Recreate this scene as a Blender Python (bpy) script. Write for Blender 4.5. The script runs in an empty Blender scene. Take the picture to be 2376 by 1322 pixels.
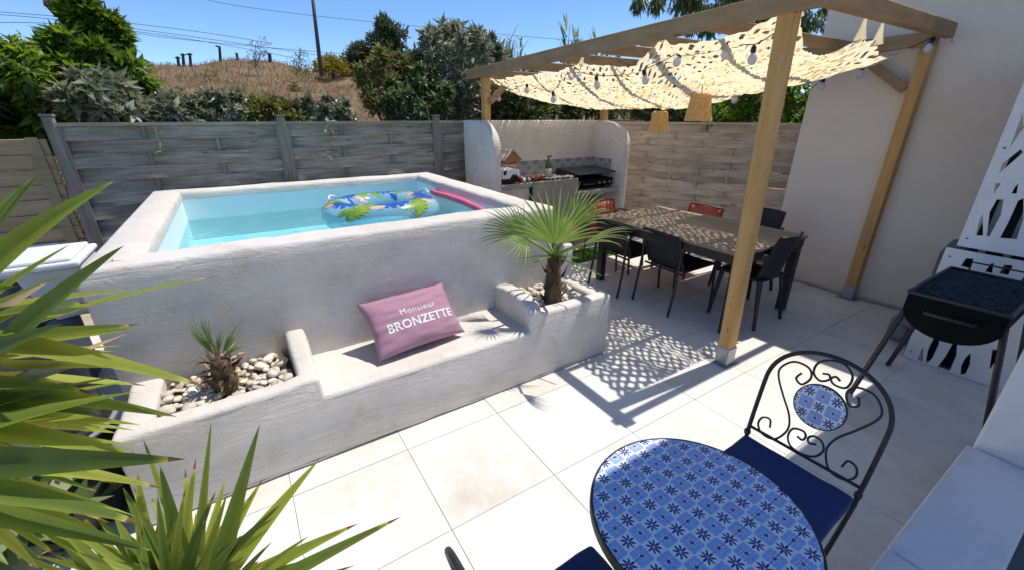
import bpy, bmesh, math, random
import numpy as np
from mathutils import Vector, Matrix, noise
random.seed(7); RNG = np.random.default_rng(7)
R = math.radians
scene = bpy.context.scene
# ------------------------------------------------------------ camera, sky, sun, exposure
CAM_H, HEAD, FPX, PITCH = 1.78, R(32.5), 974.0, math.atan2(391.0, 974.0)
cam = bpy.data.cameras.new('camera')
cam.sensor_width = 36.0
cam.lens = FPX / 2376.0 * 36.0
cam.clip_start, cam.clip_end = 0.02, 2000.0
cam_o = bpy.data.objects.new('camera', cam)
cam_o.location = (0, 0, CAM_H)
cam_o.rotation_euler = (math.pi / 2 - PITCH, 0, -HEAD)
scene.collection.objects.link(cam_o)
scene.camera = cam_o

SUN_EL, SUN_AZ = R(65.5), R(-2.0)          # azimuth measured from +X
sun_vec = Vector((math.cos(SUN_EL) * math.cos(SUN_AZ), math.cos(SUN_EL) * math.sin(SUN_AZ), math.sin(SUN_EL)))
world = bpy.data.worlds.new('World')
scene.world = world
world.use_nodes = True
wn = world.node_tree.nodes
sky = wn.new('ShaderNodeTexSky')
sky.sky_type = 'NISHITA'
sky.sun_disc = False
sky.sun_elevation = SUN_EL
sky.sun_rotation = R(92)
sky.altitude = 900
sky.air_density = 0.7
sky.dust_density = 0.0
sky.ozone_density = 4.0
bg = wn['Background']
bg.inputs['Strength'].default_value = 0.15
hs = wn.new('ShaderNodeHueSaturation')
hs.inputs['Saturation'].default_value = 1.08
world.node_tree.links.new(sky.outputs['Color'], hs.inputs['Color'])
world.node_tree.links.new(hs.outputs['Color'], bg.inputs['Color'])
sl = bpy.data.lights.new('sun', 'SUN')
sl.energy = 3.7
sl.angle = R(0.53)
sl.color = (1.0, 0.945, 0.85)
so = bpy.data.objects.new('sun', sl)
so.rotation_euler = sun_vec.to_track_quat('Z', 'Y').to_euler()
so.location = sun_vec * 30
scene.collection.objects.link(so)
vs = scene.view_settings
vs.view_transform = 'Standard'
vs.look = 'None'
vs.exposure = 0.39
vs.gamma = 1.0
vs.use_curve_mapping = False
scene.cycles.max_bounces = 10
scene.cycles.transparent_max_bounces = 24
scene.cycles.caustics_reflective = False
scene.cycles.caustics_refractive = False

# ------------------------------------------------------------ helpers
UX, UY = math.cos(HEAD), math.sin(HEAD)
def ray(x, y):
    r, u = (x - 1188) / FPX, (661 - y) / FPX
    f = math.cos(PITCH) + u * math.sin(PITCH)
    return Vector((r * UX + f * UY, -r * UY + f * UX, -math.sin(PITCH) + u * math.cos(PITCH)))
O = Vector((0, 0, CAM_H))
def on_y(x, y, Y): d = ray(x, y); return O + d * (Y / d.y)
def on_x(x, y, X): d = ray(x, y); return O + d * (X / d.x)
def on_z(x, y, Z): d = ray(x, y); return O + d * ((Z - CAM_H) / d.z)
def far(x, y, D): d = ray(x, y); return O + d * (D / math.hypot(d.x, d.y))
def deep(x, y, t): return O + ray(x, y) * t

C = scene.collection
def wm(o):
    return (wm(o.parent) @ o.matrix_parent_inverse @ o.matrix_basis) if o.parent else o.matrix_basis.copy()
def tag(o, label, cat, group=None, kind=None):
    if label: o['label'] = label
    if cat: o['category'] = cat
    if group: o['group'] = group
    if kind: o['kind'] = kind
    return o
def thing(name, label, cat, loc=(0, 0, 0), group=None, rz=0.0):
    o = bpy.data.objects.new(name, None)
    o.empty_display_size = 0.1
    o.location = loc
    o.rotation_euler = (0, 0, rz)
    C.objects.link(o)
    return tag(o, label, cat, group)
def link(name, me, parent=None, local=False, loc=None):
    o = bpy.data.objects.new(name, me)
    C.objects.link(o)
    if loc is not None: o.location = loc
    if parent is not None:
        o.parent = parent
        if not local: o.matrix_parent_inverse = wm(parent).inverted()
    return o
def mesh(name, v, f, mat=None, smooth=False):
    me = bpy.data.meshes.new(name)
    me.from_pydata([tuple(p) for p in v], [], [tuple(q) for q in f])
    if mat is not None: me.materials.append(mat)
    if smooth: me.polygons.foreach_set('use_smooth', [True] * len(me.polygons))
    me.update()
    return me
class MB:
    def __init__(s): s.v, s.f = [], []
    def add(s, v, f):
        n = len(s.v); s.v += [Vector(p) for p in v]; s.f += [[i + n for i in q] for q in f]; return s
    def box(s, x0, x1, y0, y1, z0, z1):
        v = [(x, y, z) for x in (x0, x1) for y in (y0, y1) for z in (z0, z1)]
        return s.add(v, [(0, 1, 3, 2), (4, 6, 7, 5), (0, 4, 5, 1), (2, 3, 7, 6), (0, 2, 6, 4), (1, 5, 7, 3)])
    def bar(s, a, b, w, h, up=(0, 0, 1)):
        a, b = Vector(a), Vector(b); t = (b - a).normalized(); up = Vector(up)
        x = t.cross(up)
        if x.length < 1e-4: x = t.cross(Vector((1, 0, 0)))
        x.normalize(); y = x.cross(t).normalized()
        v = [p + x * sx * w / 2 + y * sy * h / 2 for p in (a, b) for sx, sy in ((-1, -1), (1, -1), (1, 1), (-1, 1))]
        return s.add(v, [(0, 3, 2, 1), (4, 5, 6, 7), (0, 1, 5, 4), (1, 2, 6, 5), (2, 3, 7, 6), (3, 0, 4, 7)])
    def tube(s, pts, r, n=8, closed=False, cap=True):
        P = [Vector(p) for p in pts]; m = len(P); rr = r if isinstance(r, (list, tuple)) else [r] * m
        T = []
        for i in range(m):
            a = P[(i - 1) % m] if (closed or i > 0) else P[i]
            b = P[(i + 1) % m] if (closed or i < m - 1) else P[i]
            T.append((b - a).normalized())
        nrm = T[0].orthogonal().normalized(); V = []
        for i in range(m):
            nrm = (nrm - T[i] * nrm.dot(T[i]))
            if nrm.length < 1e-6: nrm = T[i].orthogonal()
            nrm.normalize(); bn = T[i].cross(nrm)
            V += [P[i] + (nrm * math.cos(2 * math.pi * k / n) + bn * math.sin(2 * math.pi * k / n)) * rr[i] for k in range(n)]
        F = []
        for i in range(m if closed else m - 1):
            j = (i + 1) % m
            for k in range(n):
                q = (k + 1) % n
                F.append((i * n + k, i * n + q, j * n + q, j * n + k))
        if cap and not closed: F += [tuple(range(n))[::-1], tuple((m - 1) * n + k for k in range(n))]
        return s.add(V, F)
    def lathe(s, prof, c=(0, 0, 0), n=20, axis='Z', a0=0.0, a1=2 * math.pi, caps=True):
        c = Vector(c); full = abs(a1 - a0 - 2 * math.pi) < 1e-6; m = len(prof); V = []
        na = n if full else n + 1
        for r, z in prof:
            for k in range(na):
                a = a0 + (a1 - a0) * k / n
                p = Vector((r * math.cos(a), r * math.sin(a), z))
                if axis == 'X': p = Vector((p.z, p.x, p.y))
                if axis == 'Y': p = Vector((p.x, p.z, p.y))
                V.append(c + p)
        F = []
        for i in range(m - 1):
            for k in range(n):
                q = (k + 1) % na
                F.append((i * na + k, i * na + q, (i + 1) * na + q, (i + 1) * na + k))
        if full and caps:
            if prof[0][0] > 1e-5: F.append(tuple(range(na))[::-1])
            if prof[-1][0] > 1e-5: F.append(tuple((m - 1) * na + k for k in range(na)))
        return s.add(V, F)
    def prism(s, poly, z0, z1, plane='XY'):
        n = len(poly)
        def P(a, b, c): return {'XY': (a, b, c), 'YZ': (c, a, b), 'XZ': (a, c, b)}[plane]
        v = [P(a, b, z0) for a, b in poly] + [P(a, b, z1) for a, b in poly]
        f = [tuple(range(n))[::-1], tuple(range(n, 2 * n))] + [(i, (i + 1) % n, (i + 1) % n + n, i + n) for i in range(n)]
        return s.add(v, f)
    def data(s, name, mat, smooth=False, bevel=0, seg=2, wobble=0, cut=0, wscale=6.0, fixn=True, auto=None):
        me = mesh(name, s.v, s.f, mat)
        if bevel or cut or wobble or fixn:
            bm = bmesh.new(); bm.from_mesh(me)
            bmesh.ops.remove_doubles(bm, verts=bm.verts, dist=1e-5)
            if fixn: bmesh.ops.recalc_face_normals(bm, faces=bm.faces)
            if bevel:
                E = [e for e in bm.edges if len(e.link_faces) == 2 and e.calc_face_angle(0) > 0.5]
                bmesh.ops.bevel(bm, geom=E, offset=bevel, segments=seg, profile=0.5, affect='EDGES', clamp_overlap=True)
            if cut:
                for _ in range(12):
                    E = [e for e in bm.edges if e.calc_length() > cut]
                    if not E or len(bm.faces) > 60000: break
                    bmesh.ops.subdivide_edges(bm, edges=E, cuts=1, use_grid_fill=True)
            if wobble:
                bm.normal_update()
                for v in bm.verts:
                    p = v.co * wscale
                    v.co += v.normal * wobble * (noise.noise(p) + 0.5 * noise.noise(p * 2.7 + Vector((5, 1, 2))))
            bm.to_mesh(me); bm.free()
        if smooth:
            me.polygons.foreach_set('use_smooth', [True] * len(me.polygons))
            if auto is not None:
                try: me.set_sharp_from_angle(angle=R(auto))
                except Exception: pass
        return me
    def build(s, name, mat, parent=None, local=False, **k):
        return link(name, s.data(name, mat, **k), parent, local)
def copy_tree(o, parent=None):
    c = o.copy(); C.objects.link(c)
    if parent is not None: c.parent = parent
    for ch in list(o.children): copy_tree(ch, c)
    return c

# ------------------------------------------------------------ materials
def _nt(name):
    m = bpy.data.materials.new(name); m.use_nodes = True
    return m, m.node_tree.nodes, m.node_tree.links, m.node_tree.nodes['Principled BSDF']
def ramp(n, stops):
    r = n.new('ShaderNodeValToRGB'); e = r.color_ramp.elements
    while len(e) < len(stops): e.new(0.5)
    for el, (p, c) in zip(e, stops):
        el.position = p; el.color = tuple(c) + ((1,) if len(c) == 3 else ())
    return r
def coords(n, l, scale=(1, 1, 1), rand=True):
    tc = n.new('ShaderNodeTexCoord'); mp = n.new('ShaderNodeMapping'); mp.inputs['Scale'].default_value = scale
    l.new(tc.outputs['Object'], mp.inputs['Vector'])
    if rand:
        oi = n.new('ShaderNodeObjectInfo'); mu = n.new('ShaderNodeMath'); mu.operation = 'MULTIPLY'; mu.inputs[1].default_value = 37.0
        l.new(oi.outputs['Random'], mu.inputs[0]); l.new(mu.outputs[0], mp.inputs['Location'])
    return mp.outputs['Vector']
def M(name, c1, c2=None, rough=0.6, metal=0.0, scale=4.0, detail=6, bump=0.0, bscale=40.0, spec=0.4, stretch=(1, 1, 1), lo=0.35, hi=0.7, rvar=0.0, rand=True, dist=0.02, coat=0.0, dirt=None, dscale=1.6, sheen=0):
    m, n, l, b = _nt(name)
    b.inputs['Roughness'].default_value = rough; b.inputs['Metallic'].default_value = metal
    b.inputs['Specular IOR Level'].default_value = spec
    if coat: b.inputs['Coat Weight'].default_value = coat
    if sheen: b.inputs['Sheen Weight'].default_value = sheen
    v = coords(n, l, stretch, rand)
    b.inputs['Base Color'].default_value = tuple(c1) + (1,)
    if c2 is not None:
        t = n.new('ShaderNodeTexNoise'); t.inputs['Scale'].default_value = scale; t.inputs['Detail'].default_value = detail; t.inputs['Roughness'].default_value = 0.6
        l.new(v, t.inputs['Vector'])
        r = ramp(n, [(lo, c1), (hi, c2)]); l.new(t.outputs['Fac'], r.inputs['Fac']); col = r.outputs['Color']
        if rvar:
            oi = n.new('ShaderNodeObjectInfo'); hv = n.new('ShaderNodeHueSaturation'); mr = n.new('ShaderNodeMapRange')
            mr.inputs['To Min'].default_value = 1 - rvar; mr.inputs['To Max'].default_value = 1 + rvar
            l.new(oi.outputs['Random'], mr.inputs['Value']); l.new(mr.outputs[0], hv.inputs['Value']); l.new(col, hv.inputs['Color']); col = hv.outputs['Color']
        if dirt is not None:
            t2 = n.new('ShaderNodeTexNoise'); t2.inputs['Scale'].default_value = dscale; t2.inputs['Detail'].default_value = 8; t2.inputs['Roughness'].default_value = 0.7
            l.new(v, t2.inputs['Vector'])
            r2 = ramp(n, [(0.5, (0, 0, 0)), (0.78, (1, 1, 1))]); l.new(t2.outputs['Fac'], r2.inputs['Fac'])
            mx = n.new('ShaderNodeMixRGB'); mx.inputs[2].default_value = tuple(dirt) + (1,)
            l.new(r2.outputs['Color'], mx.inputs[0]); l.new(col, mx.inputs[1]); col = mx.outputs[0]
        l.new(col, b.inputs['Base Color'])
    if bump:
        t = n.new('ShaderNodeTexNoise'); t.inputs['Scale'].default_value = bscale; t.inputs['Detail'].default_value = 8; t.inputs['Roughness'].default_value = 0.65
        l.new(v, t.inputs['Vector'])
        bp = n.new('ShaderNodeBump'); bp.inputs['Strength'].default_value = bump; bp.inputs['Distance'].default_value = dist
        l.new(t.outputs['Fac'], bp.inputs['Height']); l.new(bp.outputs['Normal'], b.inputs['Normal'])
    return m
def knotty(m, scale, dark):
    n, l = m.node_tree.nodes, m.node_tree.links; b = n['Principled BSDF']; src = b.inputs['Base Color'].links[0].from_socket
    v = coords(n, l, scale, True); vo = n.new('ShaderNodeTexVoronoi'); vo.inputs['Scale'].default_value = 1.0; l.new(v, vo.inputs['Vector'])
    r = ramp(n, [(.0, (.9, .9, .9)), (.05, (.6, .6, .6)), (.12, (0, 0, 0))]); l.new(vo.outputs['Distance'], r.inputs['Fac'])
    mx = n.new('ShaderNodeMixRGB'); mx.inputs[2].default_value = tuple(dark) + (1,); l.new(r.outputs['Color'], mx.inputs[0]); l.new(src, mx.inputs[1]); l.new(mx.outputs[0], b.inputs['Base Color'])
def leafmat(name, stops, trans=0.45, rough=0.45, tcol=None, spec=0.35):
    m, n, l, b = _nt(name)
    a = n.new('ShaderNodeAttribute'); a.attribute_name = 'tone'
    r = ramp(n, stops); l.new(a.outputs['Fac'], r.inputs['Fac'])
    l.new(r.outputs['Color'], b.inputs['Base Color']); b.inputs['Roughness'].default_value = rough; b.inputs['Specular IOR Level'].default_value = spec
    t = n.new('ShaderNodeBsdfTranslucent'); hv = n.new('ShaderNodeHueSaturation'); hv.inputs['Value'].default_value = 1.5; hv.inputs['Saturation'].default_value = 1.1; hv.inputs['Hue'].default_value = 0.485
    l.new(r.outputs['Color'], hv.inputs['Color']); l.new(hv.outputs['Color'], t.inputs['Color'])
    mx = n.new('ShaderNodeMixShader'); mx.inputs[0].default_value = trans
    l.new(b.outputs[0], mx.inputs[1]); l.new(t.outputs[0], mx.inputs[2])
    l.new(mx.outputs[0], n['Material Output'].inputs['Surface'])
    return m
def tone(me, vals):
    a = me.attributes.new('tone', 'FLOAT', 'POINT'); a.data.foreach_set('value', np.asarray(vals, dtype=np.float32))

def stucco_mat(name, c1, c2, dirt, strength=0.8):
    m, n, l, b = _nt(name)
    b.inputs['Roughness'].default_value = 0.85; b.inputs['Specular IOR Level'].default_value = 0.15
    v = coords(n, l, (1, 1, 1), False)
    t = n.new('ShaderNodeTexNoise'); t.inputs['Scale'].default_value = 2.2; t.inputs['Detail'].default_value = 9; t.inputs['Roughness'].default_value = 0.66; l.new(v, t.inputs['Vector'])
    r = ramp(n, [(0.36, c1), (0.66, c2)]); l.new(t.outputs['Fac'], r.inputs['Fac'])
    t2 = n.new('ShaderNodeTexNoise'); t2.inputs['Scale'].default_value = 5.0; t2.inputs['Detail'].default_value = 10; t2.inputs['Roughness'].default_value = 0.75; l.new(v, t2.inputs['Vector'])
    r2 = ramp(n, [(0.54, (0, 0, 0)), (0.8, (1, 1, 1))]); l.new(t2.outputs['Fac'], r2.inputs['Fac'])
    mx = n.new('ShaderNodeMixRGB'); mx.inputs[2].default_value = tuple(dirt) + (1,)
    l.new(r2.outputs['Color'], mx.inputs[0]); l.new(r.outputs['Color'], mx.inputs[1]); l.new(mx.outputs[0], b.inputs['Base Color'])
    # trowel strokes: stretched, warped noise, plus grain
    mp = n.new('ShaderNodeMapping'); mp.inputs['Scale'].default_value = (5, 5, 22); mp.inputs['Rotation'].default_value = (0.15, 0.1, 0.2); l.new(v, mp.inputs['Vector'])
    t3 = n.new('ShaderNodeTexNoise'); t3.inputs['Scale'].default_value = 1.0; t3.inputs['Detail'].default_value = 10; t3.inputs['Roughness'].default_value = 0.62; t3.inputs['Distortion'].default_value = 1.4; l.new(mp.outputs[0], t3.inputs['Vector'])
    t4 = n.new('ShaderNodeTexNoise'); t4.inputs['Scale'].default_value = 70.0; t4.inputs['Detail'].default_value = 5; l.new(v, t4.inputs['Vector'])
    ad = n.new('ShaderNodeMath'); ad.operation = 'MULTIPLY_ADD'; ad.inputs[1].default_value = 0.22; l.new(t4.outputs['Fac'], ad.inputs[0]); l.new(t3.outputs['Fac'], ad.inputs[2])
    bp = n.new('ShaderNodeBump'); bp.inputs['Strength'].default_value = strength; bp.inputs['Distance'].default_value = 0.012
    l.new(ad.outputs[0], bp.inputs['Height']); l.new(bp.outputs['Normal'], b.inputs['Normal'])
    return m

MAT = dict(
    stucco=stucco_mat('white_stucco', (0.605, 0.555, 0.50), (0.70, 0.655, 0.605), (0.51, 0.445, 0.365)),
    liner=M('pool_liner', (0.84, 0.89, 0.90), (0.90, 0.93, 0.93), rough=0.5, scale=3, bump=0.05, bscale=8, rand=False),
    plaster=M('house_plaster', (0.83, 0.71, 0.575), (0.87, 0.76, 0.63), rough=0.9, scale=1.2, bump=0.25, bscale=120, dist=0.004, spec=0.1, dirt=(0.72, 0.60, 0.475), dscale=0.9, rand=False),
    tile=M('floor_tile', (0.68, 0.65, 0.605), (0.755, 0.735, 0.70), rough=0.42, scale=2.5, detail=9, bump=0.04, bscale=14, rvar=0.05, dirt=(0.53, 0.475, 0.40), dscale=1.7, spec=0.35),
    grout=M('tile_grout', (0.36, 0.29, 0.22), (0.50, 0.43, 0.35), rough=0.95, scale=14, rand=False),
    soil=M('soil', (0.10, 0.075, 0.05), (0.19, 0.15, 0.10), rough=0.95, scale=9, bump=0.8, bscale=30, rand=False),
    greywood=M('weathered_wood', (0.25, 0.212, 0.170), (0.50, 0.432, 0.35), rough=0.85, scale=3.0, stretch=(1.0, 8, 14), bump=0.35, bscale=12, rvar=0.18, dirt=(0.30, 0.235, 0.175), dscale=0.8, spec=0.15),
    brownwood=M('brown_weathered_wood', (0.45, 0.355, 0.265), (0.68, 0.56, 0.44), rough=0.85, scale=3.0, stretch=(1.0, 8, 14), bump=0.35, bscale=12, rvar=0.2, dirt=(0.33, 0.255, 0.19), dscale=0.9, spec=0.15),
    greypost=M('weathered_post', (0.19, 0.165, 0.14), (0.32, 0.285, 0.245), rough=0.85, scale=3.0, stretch=(8, 8, 1.0), bump=0.35, bscale=12, spec=0.15),
    tanwood=M('tan_board', (0.34, 0.26, 0.15), (0.46, 0.36, 0.22), rough=0.8, scale=3.0, stretch=(1.0, 6, 12), bump=0.25, bscale=10, rvar=0.12, spec=0.15),
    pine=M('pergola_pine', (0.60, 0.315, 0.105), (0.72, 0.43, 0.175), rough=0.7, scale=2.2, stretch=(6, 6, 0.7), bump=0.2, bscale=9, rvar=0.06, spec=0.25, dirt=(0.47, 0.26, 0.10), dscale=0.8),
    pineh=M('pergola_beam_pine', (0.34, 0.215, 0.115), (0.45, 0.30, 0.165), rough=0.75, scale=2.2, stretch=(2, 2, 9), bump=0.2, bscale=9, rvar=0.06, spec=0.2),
    zinc=M('galvanised_steel', (0.36, 0.37, 0.39), (0.46, 0.47, 0.49), rough=0.45, metal=0.6, scale=12),
    blackmetal=M('black_metal', (0.018, 0.018, 0.022), (0.03, 0.03, 0.034), rough=0.42, scale=20, spec=0.45),
    iron=M('wrought_iron', (0.014, 0.014, 0.018), (0.028, 0.026, 0.028), rough=0.5, scale=40, bump=0.15, bscale=120, spec=0.5),
    sling=M('charcoal_mesh_fabric', (0.020, 0.020, 0.022), (0.034, 0.034, 0.036), rough=0.8, scale=60, bump=0.3, bscale=260, dist=0.002),
    anthracite=M('anthracite_plastic', (0.016, 0.018, 0.022), (0.024, 0.026, 0.03), rough=0.5, scale=10, spec=0.35),
    redpaint=M('red_orange_seat', (0.42, 0.075, 0.04), (0.52, 0.11, 0.06), rough=0.55, scale=6),
    rustbrown=M('rust_red_tube', (0.20, 0.055, 0.035), (0.26, 0.08, 0.05), rough=0.5, scale=8),
    tabletop=M('table_slat', (0.235, 0.175, 0.12), (0.36, 0.285, 0.205), rough=0.6, scale=2.5, stretch=(9, 1, 9), bump=0.2, bscale=14, rvar=0.12),
    cushion=M('navy_cushion', (0.012, 0.032, 0.125), (0.018, 0.042, 0.15), rough=0.85, scale=6, bump=0.15, bscale=400, dist=0.001, sheen=0.1, rand=False),
    mauve=M('mauve_fabric', (0.36, 0.195, 0.255), (0.41, 0.225, 0.29), rough=0.9, scale=5, bump=0.25, bscale=350, dist=0.001, sheen=0.1, rand=False),
    textwhite=M('white_print', (0.78, 0.74, 0.76), rough=0.9),
    white=M('white_plastic', (0.74, 0.75, 0.75), (0.80, 0.80, 0.80), rough=0.4, scale=5),
    milky=M('milky_plastic', (0.50, 0.53, 0.52), (0.58, 0.60, 0.60), rough=0.45, scale=4),
    screen=M('white_sheet_metal', (0.66, 0.66, 0.69), (0.72, 0.72, 0.75), rough=0.5, scale=3, bump=0.05, bscale=3),
    dark=M('recess_shade_tray_black', (0.012, 0.012, 0.014), (0.02, 0.02, 0.022), rough=0.8, scale=5),  # painted shade behind the screen cut-outs, and the dark food tray
    soot=M('sooty_steel', (0.005, 0.005, 0.006), (0.011, 0.010, 0.009), rough=0.85, spec=0.12, scale=9, bump=0.2, bscale=40),
    grate=M('grate_steel', (0.05, 0.05, 0.055), (0.14, 0.14, 0.15), rough=0.4, metal=0.7, scale=20),
    marble=M('pale_coping', (0.78, 0.745, 0.70), (0.84, 0.81, 0.77), rough=0.5, scale=2.0, detail=9, bump=0.1, bscale=40, dist=0.004, dirt=(0.68, 0.64, 0.59), dscale=2.5, rand=False),
    slate=M('slate_grey_panel', (0.085, 0.10, 0.125), (0.11, 0.125, 0.15), rough=0.6, scale=3),
    blackplastic=M('glossy_black_plastic', (0.01, 0.011, 0.013), (0.018, 0.019, 0.022), rough=0.28, scale=4, spec=0.5),
    pink=M('pink_foam', (0.72, 0.12, 0.22), (0.80, 0.17, 0.28), rough=0.75, scale=20),
    orange=M('orange_plastic', (0.72, 0.18, 0.035), rough=0.45),
    red=M('red_plastic', (0.55, 0.03, 0.03), rough=0.4),
    bluep=M('blue_plastic', (0.03, 0.07, 0.32), rough=0.4),
    olive=M('olive_bottle', (0.06, 0.085, 0.012), (0.09, 0.12, 0.02), rough=0.2, spec=0.5, scale=8),
    labelp=M('cream_label', (0.55, 0.54, 0.38), rough=0.7),
    concrete=M('raw_concrete', (0.29, 0.27, 0.235), (0.40, 0.375, 0.33), rough=0.95, scale=14, bump=0.6, bscale=60, dist=0.006, rand=False),
    rustbrick=M('terracotta_wood', (0.42, 0.17, 0.055), (0.52, 0.24, 0.09), rough=0.85, scale=9),
    meat=M('red_package', (0.22, 0.045, 0.035), (0.36, 0.10, 0.08), rough=0.5, scale=22),
    cloth=M('crumpled_cloth', (0.42, 0.40, 0.36), (0.56, 0.54, 0.50), rough=0.9, scale=14, bump=0.5, bscale=30),
    wicker=M('wicker', (0.58, 0.29, 0.085), (0.70, 0.42, 0.15), rough=0.8, scale=55, bump=0.8, bscale=90, dist=0.004, lo=0.4, hi=0.6),
    pebble=M('pebble', (0.55, 0.46, 0.35), (0.74, 0.70, 0.63), rough=0.7, scale=1.3, rvar=0.3, bump=0.15, bscale=30),
    husk=M('palm_husk', (0.075, 0.045, 0.028), (0.20, 0.135, 0.08), rough=0.95, scale=12, stretch=(1, 1, 0.3), bump=0.8, bscale=50),
    dryleaf=M('dry_leaf', (0.42, 0.27, 0.13), (0.58, 0.43, 0.25), rough=0.8, scale=10),
    bark=M('bark', (0.06, 0.045, 0.034), (0.13, 0.10, 0.075), rough=0.95, scale=8, stretch=(3, 3, 0.6), bump=0.7, bscale=20),
    pole=M('dark_pole_wood', (0.035, 0.028, 0.026), (0.065, 0.05, 0.045), rough=0.9, scale=4, stretch=(4, 4, 0.4)),
    polem=M('grey_pole', (0.06, 0.062, 0.068), (0.09, 0.092, 0.10), rough=0.6, scale=4),
    wire=M('cable', (0.02, 0.02, 0.022), rough=0.6),
    hill=M('dry_grass_ground', (0.25, 0.165, 0.095), (0.40, 0.285, 0.175), rough=0.98, scale=0.9, detail=10, bump=1.0, bscale=6, dist=0.2, dirt=(0.17, 0.15, 0.075), dscale=0.5, spec=0.05, rand=False),
    ground=M('dry_ground', (0.20, 0.155, 0.10), (0.28, 0.22, 0.15), rough=0.98, scale=0.5, spec=0.05, rand=False),
    hose=M('beige_conduit', (0.42, 0.38, 0.32), rough=0.6),
    plasticgrey=M('grey_plastic', (0.20, 0.20, 0.21), (0.28, 0.28, 0.29), rough=0.5, scale=9),
    bulbglass=M('frosted_bulb', (0.66, 0.66, 0.70), rough=0.25, spec=0.5),
    roofc=M('canopy_render', (0.60, 0.57, 0.52), (0.66, 0.63, 0.58), rough=0.9, scale=2),
    farhouse=M('far_house_wall', (0.42, 0.34, 0.26), (0.48, 0.40, 0.31), rough=0.9, scale=1),
    farroof=M('far_roof', (0.36, 0.22, 0.13), (0.44, 0.29, 0.18), rough=0.9, scale=4),
)

knotty(MAT['pine'], (9, 9, 3.2), (0.16, 0.07, 0.025))
knotty(MAT['pineh'], (3.2, 3.2, 10), (0.14, 0.07, 0.03))
knotty(MAT['greywood'], (2.2, 6, 9), (0.09, 0.07, 0.055))
knotty(MAT['brownwood'], (2.4, 6, 9), (0.12, 0.085, 0.06))
# ------------------------------------------------------------ ground and patio
g = MB(); g.add([(-900, -900, -0.14), (900, -900, -0.14), (900, 900, -0.14), (-900, 900, -0.14)], [(0, 1, 2, 3)])
tag(g.build('ground', MAT['ground'], fixn=False), None, None, kind='structure')
patio = MB().box(-2.6, 5.6, -2.4, 5.36, -0.13, -0.006).build('patio', MAT['grout'])
tag(patio, None, None, kind='structure')
tb = MB().box(-0.2987, 0.2987, -0.2987, 0.2987, -0.012, 0.0)
tile_me = tb.data('tile', MAT['tile'], bevel=0.0015, seg=1)
for i in range(-5, 9):
    for j in range(-5, 8):
        cx, cy = 0.51 + 0.3 + 0.6 * i, 1.32 + 0.3 + 0.6 * j
        if cx < -2.4 or cx > 5.35 or cy > 5.1 or cy < -2.1: continue
        if cx < 1.7 and -0.5 < cx and cy > 2.95: continue
        t = link('tile', tile_me, patio, loc=(cx, cy, random.uniform(-0.0008, 0.0008)))
        t.rotation_euler = (random.uniform(-.0006, .0006), random.uniform(-.0006, .0006), random.choice((0, 1, 2, 3)) * math.pi / 2)
# strip of artificial turf in front of the outdoor kitchen
tv, tf = [], []
for k in range(9000):
    x, y = random.uniform(2.15, 4.9), random.uniform(3.92, 4.33)
    a = random.uniform(0, 6.28); h = random.uniform(.025, .045); w = .003
    dx, dy = math.cos(a) * w, math.sin(a) * w; n0 = len(tv)
    tv += [(x - dx, y - dy, .002), (x + dx, y + dy, .002), (x + random.uniform(-.015, .015), y + random.uniform(-.015, .015), h)]
    tf.append((n0, n0 + 1, n0 + 2))
turf_m = M('turf_blade', (0.07, 0.22, 0.03), (0.14, 0.36, 0.06), rough=0.6, scale=20)
tme = mesh('turf', tv, tf, turf_m)
tag(link('turf', tme), 'bright green artificial turf strip in front of the outdoor kitchen', 'turf', kind='stuff')
MB().box(2.12, 4.93, 3.9, 4.35, .001, .006).build('backing', M('turf_backing', (0.05, 0.13, 0.025), (0.08, 0.2, 0.04), scale=30, rough=0.9), bpy.data.objects['turf'])

# ------------------------------------------------------------ raised pool with bench and planters
pool = thing('raised_pool', 'white stucco raised plunge pool with built-in bench and two planters', 'pool', (0.7, 3.9, 0))
def sweep_ring(x0, x1, y0, y1, prof, step=0.09):
    cs = [(x0, y0, -1, -1), (x1, y0, 1, -1), (x1, y1, 1, 1), (x0, y1, -1, 1)]
    v, f = [], []; m = len(prof); rings = []
    for k in range(4):
        a, b = cs[k], cs[(k + 1) % 4]
        L = math.hypot(b[0] - a[0], b[1] - a[1]); n = max(2, int(L / step))
        for i in range(n):
            t = i / n
            rings.append(tuple(a[q] * (1 - t) + b[q] * t for q in range(4)) if i else a)
    for (cx, cy, sx, sy) in rings:
        # mitred offset: at mid-side only the outward axis counts
        ox = -sx if abs(abs(sx) - 1) < 1e-6 else 0; oy = -sy if abs(abs(sy) - 1) < 1e-6 else 0
        for (d, z) in prof: v.append(Vector((cx + ox * d, cy + oy * d, z)))
    N = len(rings)
    for i in range(N):
        j = (i + 1) % N
        for k in range(m - 1): f.append((i * m + k, j * m + k, j * m + k + 1, i * m + k + 1))
    return v, f
PX0, PX1, PY0, PY1, PT = -0.72, 2.05, 2.58, 5.22, 0.235
prof = [(0, -0.01)] + [(0, z) for z in np.arange(.08, 1.06, .08)] + [(0.003, 1.10), (0.011, 1.114), (0.028, 1.121), (0.12, 1.123), (PT - .03, 1.121), (PT - .012, 1.113), (PT - .003, 1.095), (PT, 1.05)]
v, f = sweep_ring(PX0, PX1, PY0, PY1, prof)
for p in v:
    q = p * 5.0
    d = 0.004 * noise.noise(q) + 0.003 * noise.noise(q * 2.6)
    p.z += d * (1 if p.z > 1.0 else 0)
    p.x += 0.8 * d; p.y += 1.1 * d
mb = MB(); mb.add(v, f); mb.build('outer_wall', MAT['stucco'], pool, smooth=True, auto=50)
ix0, ix1, iy0, iy1 = PX0 + PT - .004, PX1 - PT + .004, PY0 + PT - .004, PY1 - PT + .004
bz = 0.30
lin = MB()
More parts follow.
